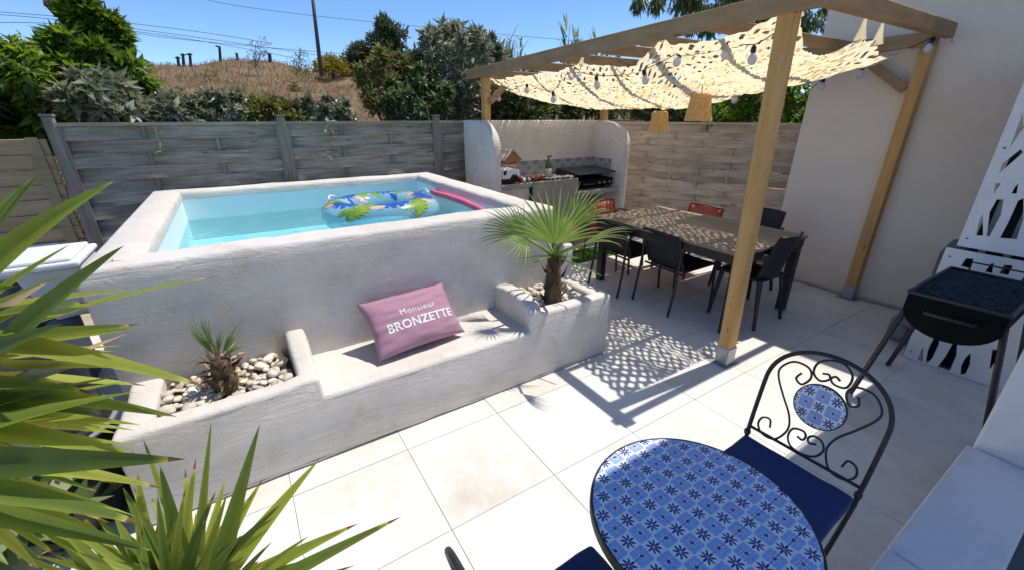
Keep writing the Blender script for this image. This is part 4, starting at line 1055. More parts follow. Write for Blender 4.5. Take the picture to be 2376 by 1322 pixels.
medm = azulejo('medallion_print', .066, ('X', 'Y'), diag=True)
def bistro_chair(label):
    """local frame: faces -X, back at +X, origin on the floor under the seat centre"""
    t = thing('bistro_chair', label, 'chair', (0, 0, 0), 'folding bistro chairs at the mosaic table')
    W = .205; zb, top = .50, .93
    B0, B1 = Vector((.215, 0, zb)), Vector((.305, 0, top))
    up = (B1 - B0); H_ = up.length; up.normalize(); nrm = Vector((0, 1, 0)).cross(up) * -1
    def bp(y, h): return B0 + Vector((0, y, 0)) + up * h
    # outer hoop
    hoop = [bp(-W, -.03), bp(-W - .003, .10)]
    for k in range(19):
        a_ = math.pi * k / 18; y = -(W + .004) * math.cos(a_); h = .24 + (H_ - .24) * math.sin(a_) ** .85
        hoop.append(bp(y, h))
    hoop += [bp(W + .003, .10), bp(W, -.03)]
    # smooth (Catmull-Rom)
    def cr(P, sub=4):
        out = []
        for i in range(len(P) - 1):
            p0, p1, p2, p3 = P[max(i - 1, 0)], P[i], P[i + 1], P[min(i + 2, len(P) - 1)]
            for k in range(sub):
                q = k / sub; out.append(.5 * ((2 * p1) + (p2 - p0) * q + (2 * p0 - 5 * p1 + 4 * p2 - p3) * q * q + (3 * p1 - p0 - 3 * p2 + p3) * q ** 3))
        return out + [P[-1]]
    MB().tube(cr(hoop), .0088, 8).build('back_hoop', MAT['iron'], t, local=True, smooth=True)
    MB().tube([bp(-W, .015), bp(W, .015)], .0065, 8).build('cross_rail', MAT['iron'], t, local=True, smooth=True)
    # scrolls (y, h) in the plane of the back
    mc = .232; mr = .086
    S_ = [(.095, .33), (.106, .301), (.081, .287), (.060, .327), (.079, .362), (.133, .362), (.170, .317), (.164, .272), (.125, .207), (.084, .145), (.070, .084), (.100, .018), (.150, .011), (.177, .043), (.169, .079), (.141, .087), (.131, .053)]
    T_ = [(.030, .362), (.010, .367), (.004, .350), (.030, .331), (.058, .351), (.057, .392), (.027, .420), (-.019, .428), (-.052, .404), (-.060, .375), (-.050, .343), (-.016, .339), (.000, .355), (-.012, .370), (-.029, .360)]
    B_ = [(.032, .078), (.011, .074), (.006, .096), (.020, .110), (.054, .099), (.061, .060), (.042, .027), (-.002, .019), (-.044, .036), (-.062, .075), (-.049, .105), (-.021, .113), (-.004, .096), (-.011, .077), (-.034, .085)]
    def curl(P_, s=1): MB().tube([bp(s * p.x, p.y) for p in cr([Vector((y, h, 0)) for y, h in P_], 5)], .0044, 6).build('scroll', MAT['iron'], t, local=True, smooth=True)
    curl(S_, 1); curl(S_, -1); curl(T_); curl(B_)
    # medallion
    rot = Matrix((Vector((0, 1, 0)), up, Vector((0, 1, 0)).cross(up))).transposed().to_4x4()
    md = MB(); md.lathe([(mr, -.006), (mr + .004, -.004), (mr + .004, .004), (mr, .006)], (0, 0, 0), 40, caps=False)
    me = md.data('medallion_rim', MAT['iron'], smooth=True, auto=40); ro = link('medallion_rim', me, t, local=True); ro.matrix_basis = Matrix.Translation(bp(0, mc)) @ rot
    tl = .0934
    for i in (-1, 0):
        for j in (-1, 0):
            po = clip_circle(i * tl + .0006, (i + 1) * tl - .0006, j * tl + .0006, (j + 1) * tl - .0006, mr - .001)
            o = MB().prism([(p.x, p.y) for p in po], -.0055, .0055).build('mosaic_tile', medm, t, local=True); o.matrix_basis = Matrix.Translation(bp(0, mc)) @ rot
    MB().lathe([(0, -.004), (mr, -.004), (mr, .004), (0, .004)], (0, 0, 0), 32).build('backing', MAT['grout'], t, local=True).matrix_basis = Matrix.Translation(bp(0, mc)) @ rot
    # seat frame, legs, cushion
    for s in (-1, 1):
        MB().tube([(.215, s * W, .485), (.21, s * W, .44), (.0, s * (W - .005), .22), (-.20, s * (W - .005), .004)], .0085, 8).build('leg', MAT['iron'], t, local=True, smooth=True)
        MB().tube([(-.18, s * (W - .02), .425), (.0, s * (W - .02), .22), (.19, s * (W - .02), .004)], .0085, 8).build('leg', MAT['iron'], t, local=True, smooth=True)
        MB().tube([(.215, s * (W - .02), .432), (-.195, s * (W - .02), .432)], .0075, 8).build('seat_rail', MAT['iron'], t, local=True, smooth=True)
        MB().lathe([(0, -.016), (.012, -.010), (.014, 0), (.012, .010), (0, .016)], (.21, s * W, .487), 10).build('pivot', MAT['iron'], t, local=True, smooth=True)
    for x in (-.195, .19): MB().tube([(x, -W + .02, .432), (x, W - .02, .432)], .0075, 8).build('seat_rail', MAT['iron'], t, local=True, smooth=True)
    MB().tube([(-.19, -W, .03), (-.19, W, .03)], .006, 6).build('stretcher', MAT['iron'], t, local=True, smooth=True)
    cu_ = MB().box(-.215, .195, -.205, .205, .442, .485)
    cu_.build('cushion', MAT['cushion'], t, local=True, bevel=.016, seg=3, cut=.06, wobble=.004, wscale=12, smooth=True, auto=50)
    return t
bc1 = bistro_chair('folding wrought iron bistro chair with navy cushion and mosaic medallion back')
place(bc1, 1.475, .48, R(2))
bc2 = copy_tree(bc1); place(bc2, .525, .47, R(180), 'bistro chair with navy cushion cut off by the bottom edge, left of the mosaic table')

# ------------------------------------------------------------ charcoal grill on legs
gr = thing('charcoal_grill', 'black half-barrel charcoal grill on tall splayed legs by the white screens', 'grill', (3.6, .46, 0))
GX0, GX1, GY0, GY1, GZ = 3.22, 3.98, .26, .67, .82
gcy = (GY0 + GY1) / 2; hw = (GY1 - GY0) / 2
arc = [(gcy + hw * math.cos(a_), GZ - .09 - .145 * math.sin(a_)) for a_ in np.linspace(0, math.pi, 17)]
outer = [(GY1, GZ)] + arc + [(GY0, GZ)]
a = MB()
for x in (GX0, GX1): a.v += [Vector((x, y, z)) for y, z in outer]
n = len(outer)
for i in range(n - 1): a.f.append([i, i + 1, i + 1 + n, i + n])
a.f += [list(range(n))[::-1], [i + n for i in range(n)]]
bo = a.build('firebox', MAT['soot'], gr, fixn=False)
md = bo.modifiers.new('t', 'SOLIDIFY'); md.thickness = .006; md.offset = 0
rim = [(GX0, GY0, GZ), (GX1, GY0, GZ), (GX1, GY1, GZ), (GX0, GY1, GZ)]
MB().tube(rim, .012, 8, closed=True).build('rim', MAT['blackmetal'], gr, smooth=True, auto=40)
MB().box(GX0 + .02, GX1 - .02, GY0 + .02, GY1 - .02, GZ - .075, GZ - .05).build('charcoal', MAT['soot'], gr, cut=.03, wobble=.02, wscale=25)
for k in range(20):
    x = GX0 + .04 + (GX1 - GX0 - .08) * k / 19
    MB().tube([(x, GY0 + .012, GZ - .004), (x, GY1 - .012, GZ - .004)], .0035, 5).build('grate_bar', MAT['grate'], gr)
for y in (GY0 + .1, GY1 - .1): MB().tube([(GX0 + .03, y, GZ - .011), (GX1 - .03, y, GZ - .011)], .004, 5).build('grate_bar', MAT['grate'], gr)
for x in (GX0 + .07, GX1 - .07):
    for s, fy in ((1, .785), (-1, .14)):
        MB().tube([(x, gcy + s * hw * .98, GZ - .10), (x + (.0 if x < 3.6 else .03), fy, .004)], .016, 10).build('leg', MAT['blackmetal'], gr, smooth=True, auto=40)
MB().tube([(GX0 - .005, gcy + .11, GZ - .085), (GX0 - .05, gcy + .10, GZ - .085), (GX0 - .05, gcy - .10, GZ - .085), (GX0 - .005, gcy - .11, GZ - .085)], .009, 8).build('handle', MAT['blackmetal'], gr, smooth=True)
MB().tube([(GX1 + .01, gcy + .12, GZ + .0), (GX1 + .02, gcy + .12, GZ + .06), (GX1 + .02, gcy - .12, GZ + .06), (GX1 + .01, gcy - .12, GZ)], .006, 8).build('wind_guard', MAT['blackmetal'], gr, smooth=True)
MB().tube([(GX0 + .07, .17, .30), (GX1 - .07, .17, .30)], .008, 6).build('stretcher', MAT['zinc'], gr)

# ------------------------------------------------------------ leaf-cut white screens and what they hide
def screen(name, label, y0, y1, z0, z1, X, holes):
    cu = bpy.data.curves.new('s', 'CURVE'); cu.dimensions = '2D'; cu.fill_mode = 'BOTH'; cu.extrude = .0015
    def sp(pts):
        s = cu.splines.new('POLY'); s.points.add(len(pts) - 1); s.use_cyclic_u = True
        for p, q in zip(s.points, pts): p.co = (q[0], q[1], 0, 1)
    w, h = y1 - y0, z1 - z0
    sp([(0, 0), (w, 0), (w, h), (0, h)])
    for pts in holes:
        if min(y for x, y in pts) < .012: pts = [(x, max(y, .012)) for x, y in pts]
        if all(.004 < x < w - .01 and .004 < y < h - .004 for x, y in pts): sp(pts)
    to = bpy.data.objects.new('s', cu); C.objects.link(to)
    dg = bpy.context.evaluated_depsgraph_get(); me = bpy.data.meshes.new_from_object(to.evaluated_get(dg)); bpy.data.objects.remove(to)
    # curve x runs towards -Y, curve y runs up
    me.transform(Matrix(((0, 0, 1, X), (-1, 0, 0, y1), (0, 1, 0, z0), (0, 0, 0, 1))))
    me.materials.clear(); me.materials.append(MAT['screen'])
    t = thing(name, label, 'screen', (X, (y0 + y1) / 2, z0), 'leaf-cut white screens')
    link('sheet', me, t)
    for z in (z0 + .06, (z0 + z1) / 2, z1 - .06):
        MB().lathe([(.006, 0), (.006, -.003), (0, -.004)], (X - .0018, y1 - .035, z), 10, 'X').build('screw', MAT['blackmetal'], t)
    return t
def leafhole(x, y, L, W, ang, blunt=False):
    pts = []; n = 9
    for k in range(n + 1):
        q = k / n; w = W * (math.sin(math.pi * min(1, q * (.75 if blunt else 1))) ** .8); pts.append((q * L, w / 2))
    for k in range(n, -1, -1):
        q = k / n; w = W * (math.sin(math.pi * min(1, q * (.75 if blunt else 1))) ** .8); pts.append((q * L, -w / 2))
    ca, sa = math.cos(ang), math.sin(ang); out = []
    for px_, py_ in pts:
        c = (x + px_ * ca - py_ * sa, y + px_ * sa + py_ * ca)
        if not out or math.hypot(c[0] - out[-1][0], c[1] - out[-1][1]) > .002: out.append(c)
    if math.hypot(out[0][0] - out[-1][0], out[0][1] - out[-1][1]) < .002: out.pop()
    return out
SX = 4.2
def tr3(L, ox, oy, sc, y1, z0):      # outline points on the sheet plane
    out = []
    for a_, b_ in L:
        p = on_x(ox + a_ / sc, oy + b_ / sc, SX); out.append((y1 - p.y, p.z - z0))
    return out
low_px = [[(668, 775), (662, 915), (615, 900)], [(755, 705), (800, 707), (795, 760), (745, 865), (695, 922), (690, 895), (708, 800)], [(918, 730), (946, 732), (935, 850), (880, 975), (785, 940), (852, 850)], [(1052, 828), (1045, 920), (1010, 995), (966, 1012), (976, 930), (1010, 865)],
          [(1252, 662), (1330, 592), (1378, 600), (1330, 732), (1244, 720)], [(1226, 797), (1297, 809), (1268, 870), (1203, 965)], [(1015, 68), (1078, 74), (1040, 148), (972, 130)], [(1216, 112), (1239, 107), (1225, 188), (1168, 175)], [(1322, 120), (1392, 127), (1355, 203), (1284, 190)], [(738, 632), (762, 632), (742, 662)]]
lowh = [tr3(L, 1950, 580, 3.479, .77, .004) for L in low_px]
for (x, y, L, W, a_, bl) in ((.66, .03, .26, .05, 63, False), (.86, .05, .3, .07, 85, True), (1.03, .06, .34, .08, 78, True), (.72, .40, .25, .06, 75, True), (.92, .48, .3, .06, 80, True), (1.12, .5, .3, .06, 75, True)):
    lowh.append(leafhole(x, y, L, W, R(a_), bl))
screen('leaf_screen', 'lower white metal screen with leaf cut-outs behind the grill', -.55, .77, .004, .905, SX, lowh)
up_px = [[(1145, 888), (1146, 1043), (1097, 1041), (1112, 960)], [(1242, 791), (1289, 791), (1270, 900), (1190, 1048), (1172, 1045), (1192, 880)], [(1390, 800), (1428, 782), (1426, 930), (1380, 1068), (1265, 1058), (1322, 950)], [(1229, 679), (1269, 678), (1219, 755)], [(1393, 678), (1380, 749), (1344, 751), (1370, 702)], [(1282, 541), (1408, 441), (1428, 462), (1257, 610)], [(1424, 185), (1428, 290), (1328, 440), (1347, 390)]]
uph = [tr3(L, 1900, 200, 3.004, .722, .93) for L in up_px]
for (x, y, L, W, a_, bl) in ((.42, .08, .3, .07, 80, True), (.55, .08, .4, .08, 75, True), (.72, .1, .4, .09, 75, True), (.45, .5, .3, .08, 60, True), (.66, .62, .3, .08, 75, True), (.9, .2, .4, .09, 75, True), (.9, .7, .3, .08, 80, True), (.45, .9, .3, .07, 70, True)):
    uph.append(leafhole(x, y, L, W, R(a_), bl))
screen('leaf_screen', 'upper white metal screen with leaf cut-outs at the right edge', -.55, .722, .93, 2.25, SX - .005, uph)
ac = thing('screen_enclosure', 'slatted enclosure behind the white leaf screens, its inner shade a dark box', 'enclosure', (4.6, .1, 0))
MB().box(4.275, 5.24, -.55, .66, .004, 2.2).build('shade_box', MAT['dark'], ac)  # dark box added behind the cut-outs, its colour standing in for shade
for k in range(9): MB().bar((4.25, .6 - .12 * k, .01), (4.25, .6 - .12 * k, 2.2), .02, .035, (0, 1, 0)).build('slat', MAT['plasticgrey'], ac)
pb = thing('pump_box', 'small grey plastic box standing beside the lower screen', 'box', (4.55, .95, 0))
MB().box(4.45, 4.7, .78, .98, .003, .20).build('body', MAT['plasticgrey'], pb, bevel=.02)
MB().lathe([(.05, 0), (.05, -.05), (.03, -.07), (0, -.07)], (4.45, .88, .11), 16, 'X').build('spout', MAT['plasticgrey'], pb, smooth=True, auto=40)
gb = thing('gas_bottle', 'grey-blue rounded cylinder peeking out behind the white screens', 'cylinder', (4.5, .78, 0))
MB().lathe([(0, .205), (.10, .206), (.11, .24), (.11, .80), (.07, .90), (.03, .92), (0, .92)], (4.52, .74, 0), 20).build('tank', MAT['slate'], gb, smooth=True, auto=50)

# ------------------------------------------------------------ things left of the pool
fb = thing('filter_box', 'white lidded plastic filter box hung on the left pool wall', 'filter', (-.9, 2.95, .84))
MB().prism([(-.99, 1.10), (-.735, 1.10), (-.745, .86), (-.90, .84)], 2.78, 3.08, 'XZ').build('body', MAT['milky'], fb, bevel=.015, cut=.1)
MB().box(-1.08, -.732, 2.74, 3.12, 1.104, 1.132).build('lid', MAT['white'], fb, bevel=.01, seg=2)
MB().box(-1.06, -.76, 2.76, 3.10, 1.133, 1.15).build('lid_panel', MAT['white'], fb, bevel=.008, seg=2)
MB().lathe([(0, -.07), (.05, -.06), (.07, -.02), (.065, .03), (.03, .06), (0, .065)], (-.90, 2.84, .80), 16).build('pump', MAT['slate'], fb, smooth=True, auto=50)
MB().lathe([(0, 0), (.045, .0), (.045, .07), (0, .075)], (-1.0, 2.84, .83), 14, 'X').build('coupling', MAT['blackplastic'], fb, smooth=True, auto=40)
bb = thing('black_barrel', 'glossy black barrel half hidden behind the yucca leaves', 'barrel', (-.96, 2.36, 0))
MB().lathe([(0, .003), (.20, .003), (.235, .03), (.25, .45), (.262, .47), (.262, .51), (.245, .53), (.23, .80), (.20, .83), (0, .835)], (-.98, 2.36, 0), 30).build('body', MAT['blackplastic'], bb, smooth=True, auto=35)
MB().tube([(-.98 + .27 * math.cos(q), 2.36 + .27 * math.sin(q), .49) for q in np.linspace(0, 6.283, 36, endpoint=False)], .012, 6, closed=True).build('clamp_ring', MAT['plasticgrey'], bb, smooth=True)
sb = thing('storage_box', 'slate grey storage box below the tan board fence at the left edge', 'box', (-1.7, 3.6, 0))
MB().box(-2.5, -1.16, 3.25, 4.0, .003, .93).build('body', MAT['slate'], sb, bevel=.02)
MB().box(-2.53, -1.13, 3.22, 4.03, .932, .975).build('lid', MAT['slate'], sb, bevel=.012)
# ------------------------------------------------------------ yuccas in the left foreground
yu = thing('yucca', 'large yucca with long arching leaves at the left edge', 'yucca', (-1.05, 1.6, 0))
YC = deep(-230, 800, 1.22)
MB().tube([(YC.x - .55, YC.y - .1, 0), (YC.x - .35, YC.y - .05, .5), (YC.x, YC.y, YC.z)], [.06, .05, .045], 12).build('trunk', MAT['husk'], yu, smooth=True)
def YL(root, c, tip, td, w, lift=.03, tn=.5, nm=(.5, .8), bpx=None, bd=None, brown=.04, tw=0, fold=.16):
    b = deep(bpx[0], bpx[1], bd) if bpx else c
    yucca_leaf(root, b, deep(tip[0], tip[1], td), w, lift, tn, nm, brown, fold, tw)
UP = [ # tip px, depth, width, lift, tone, normal mix, base px, base depth
    ((266, 420), 1.15, .070, .05, .62, (.9, .5), (-190, 770), 1.10),
    ((90, 408), 1.10, .048, .03, .45, (.9, .3), (-150, 720), 1.12),
    ((72, 415), 1.02, .05, .03, .55, (.7, .5), (-170, 740), 1.10),
    ((166, 566), 1.20, .036, .02, .60, (.6, .7), (-160, 800), 1.14),
    ((288, 570), 1.10, .055, .02, .35, (.9, .3), (-20, 830), 1.10),
    ((517, 640), 1.25, .062, .05, .60, (.5, .8), (-120, 830), 1.10),
    ((482, 897), 1.22, .070, .05, .66, (.5, .8), (-170, 780), 1.12),
    ((146, 750), .98, .060, .02, .22, (.9, .2), (-190, 900), 1.02),
    ((300, 868), 1.20, .045, .02, .48, (.5, .8), (-160, 985), 1.12),
    ((290, 885), 1.26, .045, .02, .70, (.4, .9), (-160, 1000), 1.15),
    ((318, 908), 1.16, .062, .02, .50, (.6, .7), (-180, 1035), 1.08),
    ((412, 966), 1.24, .050, .03, .50, (.5, .8), (-60, 905), 1.16),
    ((340, 1062), 1.18, .064, .04, .68, (.5, .8), (-190, 985), 1.10),
    ((432, 1064), 1.06, .078, .02, .15, (1.0, .1), (-220, 1085), 1.02),
    ((378, 1132), 1.14, .050, .03, .74, (.4, .9), (-60, 1075), 1.10),
    ((330, 1212), 1.05, .062, .03, .40, (.6, .6), (-200, 1110), 1.02),
    ((352, 1276), 1.10, .050, .03, .36, (.6, .6), (-160, 1170), 1.04),
    ((255, 1245), 1.16, .055, .03, .70, (.5, .8), (-140, 1130), 1.08),
    ((235, 960), 1.22, .05, .02, .3, (.7, .5), (-160, 930), 1.12),
    ((20, 1310), 1.0, .06, .03, .45, (.6, .6), (-220, 1120), 1.02),
    ((120, 880), 1.25, .05, .02, .62, (.5, .8), (-180, 960), 1.15),
]
for tip, td, w, lf, tn, nm, bp_, bd in UP: YL(yu, YC, tip, td, w, lf, tn, nm, bp_, bd, brown=random.choice((.0, .05, .08)), tw=random.uniform(-.5, .5))
# dead, browned leaves
for (a_, da, b_, db, w) in (((-120, 960), 1.14, (305, 768), 1.26, .034), ((20, 900), 1.16, (200, 842), 1.2, .05), ((-40, 770), 1.15, (112, 655), 1.16, .05), ((-60, 860), 1.13, (50, 858), 1.15, .02)):
    V, F = strip(deep(*a_, da), deep(*b_, db), (0, 0, .01), w, (0, -.4, .8), .25, 10)
    link('dry_leaf', mesh('dry_leaf', V, F, MAT['dryleaf'], smooth=True), yu)
rl = random.Random(11)
for k in range(34):    # inner leaves of the same crown
    ty = rl.uniform(610, 1330); tx = rl.uniform(60, 345) - max(0, 760 - ty) * .3
    yb = rl.uniform(.35, .75) * (ty - 850) + 870
    YL(yu, YC, (tx, ty), rl.uniform(1.12, 1.36), rl.uniform(.032, .052), rl.uniform(0, .05), rl.uniform(.4, .92), (rl.uniform(.3, .8), rl.uniform(.4, .9)), (-190 + rl.uniform(-30, 60), yb), rl.uniform(1.1, 1.22), brown=rl.choice((0, .05, .1)), tw=rl.uniform(-.6, .6))
for k in range(26):    # rest of the rosette, outside the picture
    a_ = random.uniform(R(100), R(330)); e_ = random.uniform(-.2, 1.1); d = Vector((math.cos(a_) * math.cos(e_), math.sin(a_) * math.cos(e_), math.sin(e_)))
    yucca_leaf(yu, YC, YC + d * random.uniform(.4, .6), .055, .05, random.uniform(.3, .7))
y2 = thing('yucca', 'smaller yucca with upright leaves at the bottom left in front of the planter', 'yucca', (-.5, 1.3, 0))
Y2 = deep(420, 1440, 1.22)
LO = [
    ((490, 975), 1.30, .030, .5), ((328, 1005), 1.32, .030, .5), ((603, 983), 1.28, .060, .34), ((370, 1075), 1.16, .050, .30), ((742, 1063), 1.34, .058, .68), ((657, 1163), 1.20, .050, .18),
    ((640, 1198), 1.25, .035, .3), ((932, 1197), 1.30, .048, .30), ((832, 1213), 1.34, .050, .62), ((500, 1140), 1.15, .040, .25), ((522, 1115), 1.36, .045, .72), ((590, 1143), 1.38, .05, .6),
    ((475, 1203), 1.10, .035, .2), ((778, 1288), 1.32, .030, .4), ((824, 1310), 1.30, .035, .6), ((632, 1255), 1.18, .03, .3), ((318, 1085), 1.30, .055, .62), ((285, 1130), 1.25, .05, .4), ((430, 1085), 1.42, .045, .7),
    ((560, 1240), 1.2, .045, .66), ((300, 1240), 1.18, .05, .5), ((250, 1300), 1.12, .05, .3), ((395, 1180), 1.2, .06, .55), ((540, 1200), 1.3, .05, .45), ((350, 1150), 1.36, .045, .55), ((690, 1285), 1.3, .04, .7), ((720, 1240), 1.26, .035, .5), ((180, 1240), 1.24, .05, .35),
    ((455, 1060), 1.33, .04, .55), ((610, 1110), 1.4, .04, .65),
]
for k in range(34):
    LO.append(((rl.uniform(20, 620), rl.uniform(1120, 1330)), rl.uniform(1.05, 1.4), rl.uniform(.026, .042), rl.uniform(.4, .92)))
for tip, td, w, tn in LO:
    b = Y2 + Vector((random.uniform(-.06, .06), random.uniform(-.06, .06), random.uniform(-.04, .04)))
    yucca_leaf(y2, b, deep(tip[0], tip[1], td), w, random.uniform(-.01, .05), tn, (.75, .5), random.choice((0, .04, .07)), .16, random.uniform(-.4, .4))
for k in range(24):
    a_ = random.uniform(R(150), R(400)); e_ = random.uniform(.0, 1.2); d = Vector((math.cos(a_) * math.cos(e_), math.sin(a_) * math.cos(e_) - .2, math.sin(e_)))
    tipp = Y2 + d * random.uniform(.25, .4)
    if tipp.y < .8 and tipp.z > .7: continue
    yucca_leaf(y2, Y2, tipp, .045, .04, random.uniform(.3, .7))
MB().tube([(Y2.x, Y2.y, 0), (Y2.x, Y2.y, Y2.z)], [.06, .045], 12).build('trunk', MAT['husk'], y2, smooth=True)

# ------------------------------------------------------------ foliage generator
def leaf_cloud(centers, radii, n, L, W, droop=0.0, outward=None, up=0.2, fold=.22, lvar=.35):
    m = len(centers); idx = RNG.integers(0, m, n)
    c = np.asarray(centers)[idx]; r = np.asarray(radii)[idx][:, None]
    off = RNG.normal(0, 1, (n, 3)); off /= np.linalg.norm(off, axis=1)[:, None] + 1e-9; off *= RNG.random((n, 1)) ** .45
    p = c + off * r
    d = RNG.normal(0, 1, (n, 3)) * .8 + off * .9 + np.array([0, 0, up - droop])
    d /= np.linalg.norm(d, axis=1)[:, None]
    nr = RNG.normal(0, .6, (n, 3)) + np.array([0, 0, 1.0]) + off * .4
    w = np.cross(d, nr); w /= np.linalg.norm(w, axis=1)[:, None] + 1e-9
    nn = np.cross(w, d)
    l = (L * (1 + lvar * RNG.uniform(-1, 1, n)))[:, None]; wd = (W * (1 + lvar * RNG.uniform(-1, 1, n)))[:, None]
    tip = p + d * l - nn * l * .12
    midp = p + d * l * .45 + nn * wd * fold
    V = np.empty((n, 4, 3)); V[:, 0] = p; V[:, 1] = midp - w * wd / 2; V[:, 2] = tip; V[:, 3] = midp + w * wd / 2
    return V.reshape(-1, 3)
def cloud_mesh(name, V, mat, tlo=0.0, thi=1.0, groups=None):
    n = len(V) // 4; me = bpy.data.meshes.new(name)
    me.vertices.add(n * 4); me.vertices.foreach_set('co', V.astype(np.float32).ravel())
    b = np.arange(n) * 4
    tri = np.stack([b, b + 1, b + 2, b, b + 2, b + 3], 1).ravel()
    me.loops.add(n * 6); me.loops.foreach_set('vertex_index', tri.astype(np.int32))
    me.polygons.add(n * 2); me.polygons.foreach_set('loop_start', (np.arange(n * 2) * 3).astype(np.int32)); me.polygons.foreach_set('loop_total', np.full(n * 2, 3, np.int32))
    me.update(calc_edges=True); me.validate()
    tv = RNG.uniform(tlo, thi, n); tone(me, np.repeat(tv, 4)); me.materials.append(mat)
    return me
LF = dict(
    lush=leafmat('lush_leaf', [(0, (0.055, 0.11, 0.018)), (.5, (0.12, 0.21, 0.03)), (1, (0.26, 0.35, 0.055))], .45),
    dark=leafmat('dark_leaf', [(0, (0.05, 0.085, 0.03)), (.6, (0.105, 0.16, 0.06)), (.9, (0.20, 0.25, 0.11)), (1, (0.33, 0.34, 0.22))], .3, rough=.28, spec=.6),
    grey=leafmat('grey_leaf', [(0, (0.09, 0.115, 0.065)), (.5, (0.19, 0.215, 0.13)), (.85, (0.36, 0.37, 0.26)), (1, (0.55, 0.54, 0.44))], .28, rough=.28, spec=.6),
    olive=leafmat('olive_leaf', [(0, (0.08, 0.11, 0.035)), (.6, (0.18, 0.20, 0.06)), (1, (0.34, 0.27, 0.085))], .32),
    yellow=leafmat('yellow_leaf', [(0, (0.18, 0.17, 0.02)), (1, (0.36, 0.30, 0.04))], .3),
    conifer=leafmat('conifer_leaf', [(0, (0.05, 0.075, 0.04)), (1, (0.12, 0.155, 0.08))], .25),
    reed=leafmat('reed_leaf', [(0, (0.08, 0.13, 0.05)), (1, (0.28, 0.33, 0.17))], .4),
    dry=leafmat('dry_grass_blade', [(0, (0.20, 0.125, 0.07)), (.6, (0.34, 0.235, 0.14)), (.9, (0.45, 0.34, 0.21)), (1, (0.16, 0.16, 0.07))], .2),
)
def shrub(name, label, cat, center, size, mat, nleaf, L, W, nclump=40, droop=0.0, up=.2, base=None, crad=.3, group=None, tl=(0, 1), spikes=0, shape=.75, limbs=10, trunk_r=.04):
    center = Vector(center); sx, sy, sz = size
    base = Vector(base) if base else Vector((center.x, center.y, 0))
    t = thing(name, label, cat, base, group)
    cs, rs = [], []
    for k in range(nclump):
        d = RNG.normal(0, 1, 3); d /= np.linalg.norm(d)
        q = RNG.random() ** (1 / 2.2)
        if RNG.random() < .6: q = max(q, shape)
        f = 1 + .28 * noise.noise(Vector(d * 1.8) + center)
        cs.append((center.x + d[0] * sx * q * f, center.y + d[1] * sy * q * f, center.z + d[2] * sz * q * f)); rs.append(crad * min(sx, sz) * RNG.uniform(.5, 1.2))
    for k in range(spikes):   # upright shoots above the crown
        a_ = RNG.uniform(0, 6.28); q = RNG.random() ** .5
        x, y = center.x + math.cos(a_) * sx * q, center.y + math.sin(a_) * sy * q; zt = center.z + sz * (math.sqrt(max(0, 1 - q * q)))
        for j in range(4): cs.append((x, y, zt + j * .11 * sz)); rs.append(.09 * min(sx, sz) * (1.1 - j * .22))
    V = np.concatenate([leaf_cloud(cs, rs, int(nleaf * .55), L * .8, W * .8, droop, up=up, lvar=.5), leaf_cloud(cs, rs, int(nleaf * .35), L * 1.15, W * 1.15, droop, up=up, lvar=.4), leaf_cloud(cs, [q * 1.5 for q in rs], int(nleaf * .12), L * .9, W * .8, droop, up=up)])
    link('crown', cloud_mesh('crown', V, mat, *tl), t)
    tr = MB(); top = Vector((center.x, center.y, center.z - sz * .1))
    tr.tube([base + Vector((0, 0, -.1)), base.lerp(top, .5) + Vector((.05, 0, 0)), top], [trunk_r, trunk_r * .8, trunk_r * .5], 8)
    tr.build('trunk', MAT['bark'], t, smooth=True)
    for k in range(limbs):
        c = Vector(cs[k * len(cs) // limbs]); s0 = base.lerp(top, random.uniform(.35, .95))
        MB().tube([s0, s0.lerp(c, .5) + Vector((0, 0, .08 * sz)), c], [trunk_r * .45, trunk_r * .3, trunk_r * .12], 5).build('limb', MAT['bark'], t, smooth=True)
    return t
def pxs(x, y, Y): return on_y(x, y, Y)
# broad dark leaves under the yuccas
c = deep(120, 1080, 1.75)
gl_ = shrub('ground_shrub', 'dark broad-leaved plant in the shade under the large yucca', 'shrub', (c.x - .1, c.y, .42), (.30, .28, .34), LF['dark'], 260, .17, .12, 24, crad=.4, limbs=5, tl=(.3, 1), trunk_r=.02)

GB = 'shrubs behind the fence'
def back(name, label, cat, x0, x1, y0, y1, Y, mat, n, L, W, **k):
    a_, b_ = on_y(x0, (y0 + y1) / 2, Y), on_y(x1, (y0 + y1) / 2, Y); tp_, bt_ = on_y((x0 + x1) / 2, y0, Y), on_y((x0 + x1) / 2, y1, Y)
    c = Vector(((a_.x + b_.x) / 2, Y, (tp_.z + bt_.z) / 2)); sx, sz = (b_.x - a_.x) / 2, (tp_.z - bt_.z) / 2
    dy = k.pop('dy', min(sx, .55))
    return shrub(name, label, cat, c, (sx, dy, sz), mat, n, L, W, **k)
back('leafy_tree', 'bright green leafy tree overhanging the board fence at far left', 'tree', -330, 215, 75, 345, 6.2, LF['lush'], 15000, .115, .045, nclump=80, crad=.22, droop=.5, up=.1, dy=.6)
back('leafy_tree', 'bright green leafy tree behind the corner of the grey fence', 'tree', 105, 335, 55, 300, 6.6, LF['lush'], 11000, .12, .05, nclump=60, crad=.25, spikes=5, dy=.6, tl=(0, .8))
back('broadleaf_shrub', 'pale silvery broad-leaved shrub spilling over the fence below the left tree', 'shrub', 130, 350, 185, 300, 6.0, LF['grey'], 3200, .13, .06, nclump=36, crad=.3, tl=(.2, 1), dy=.35)
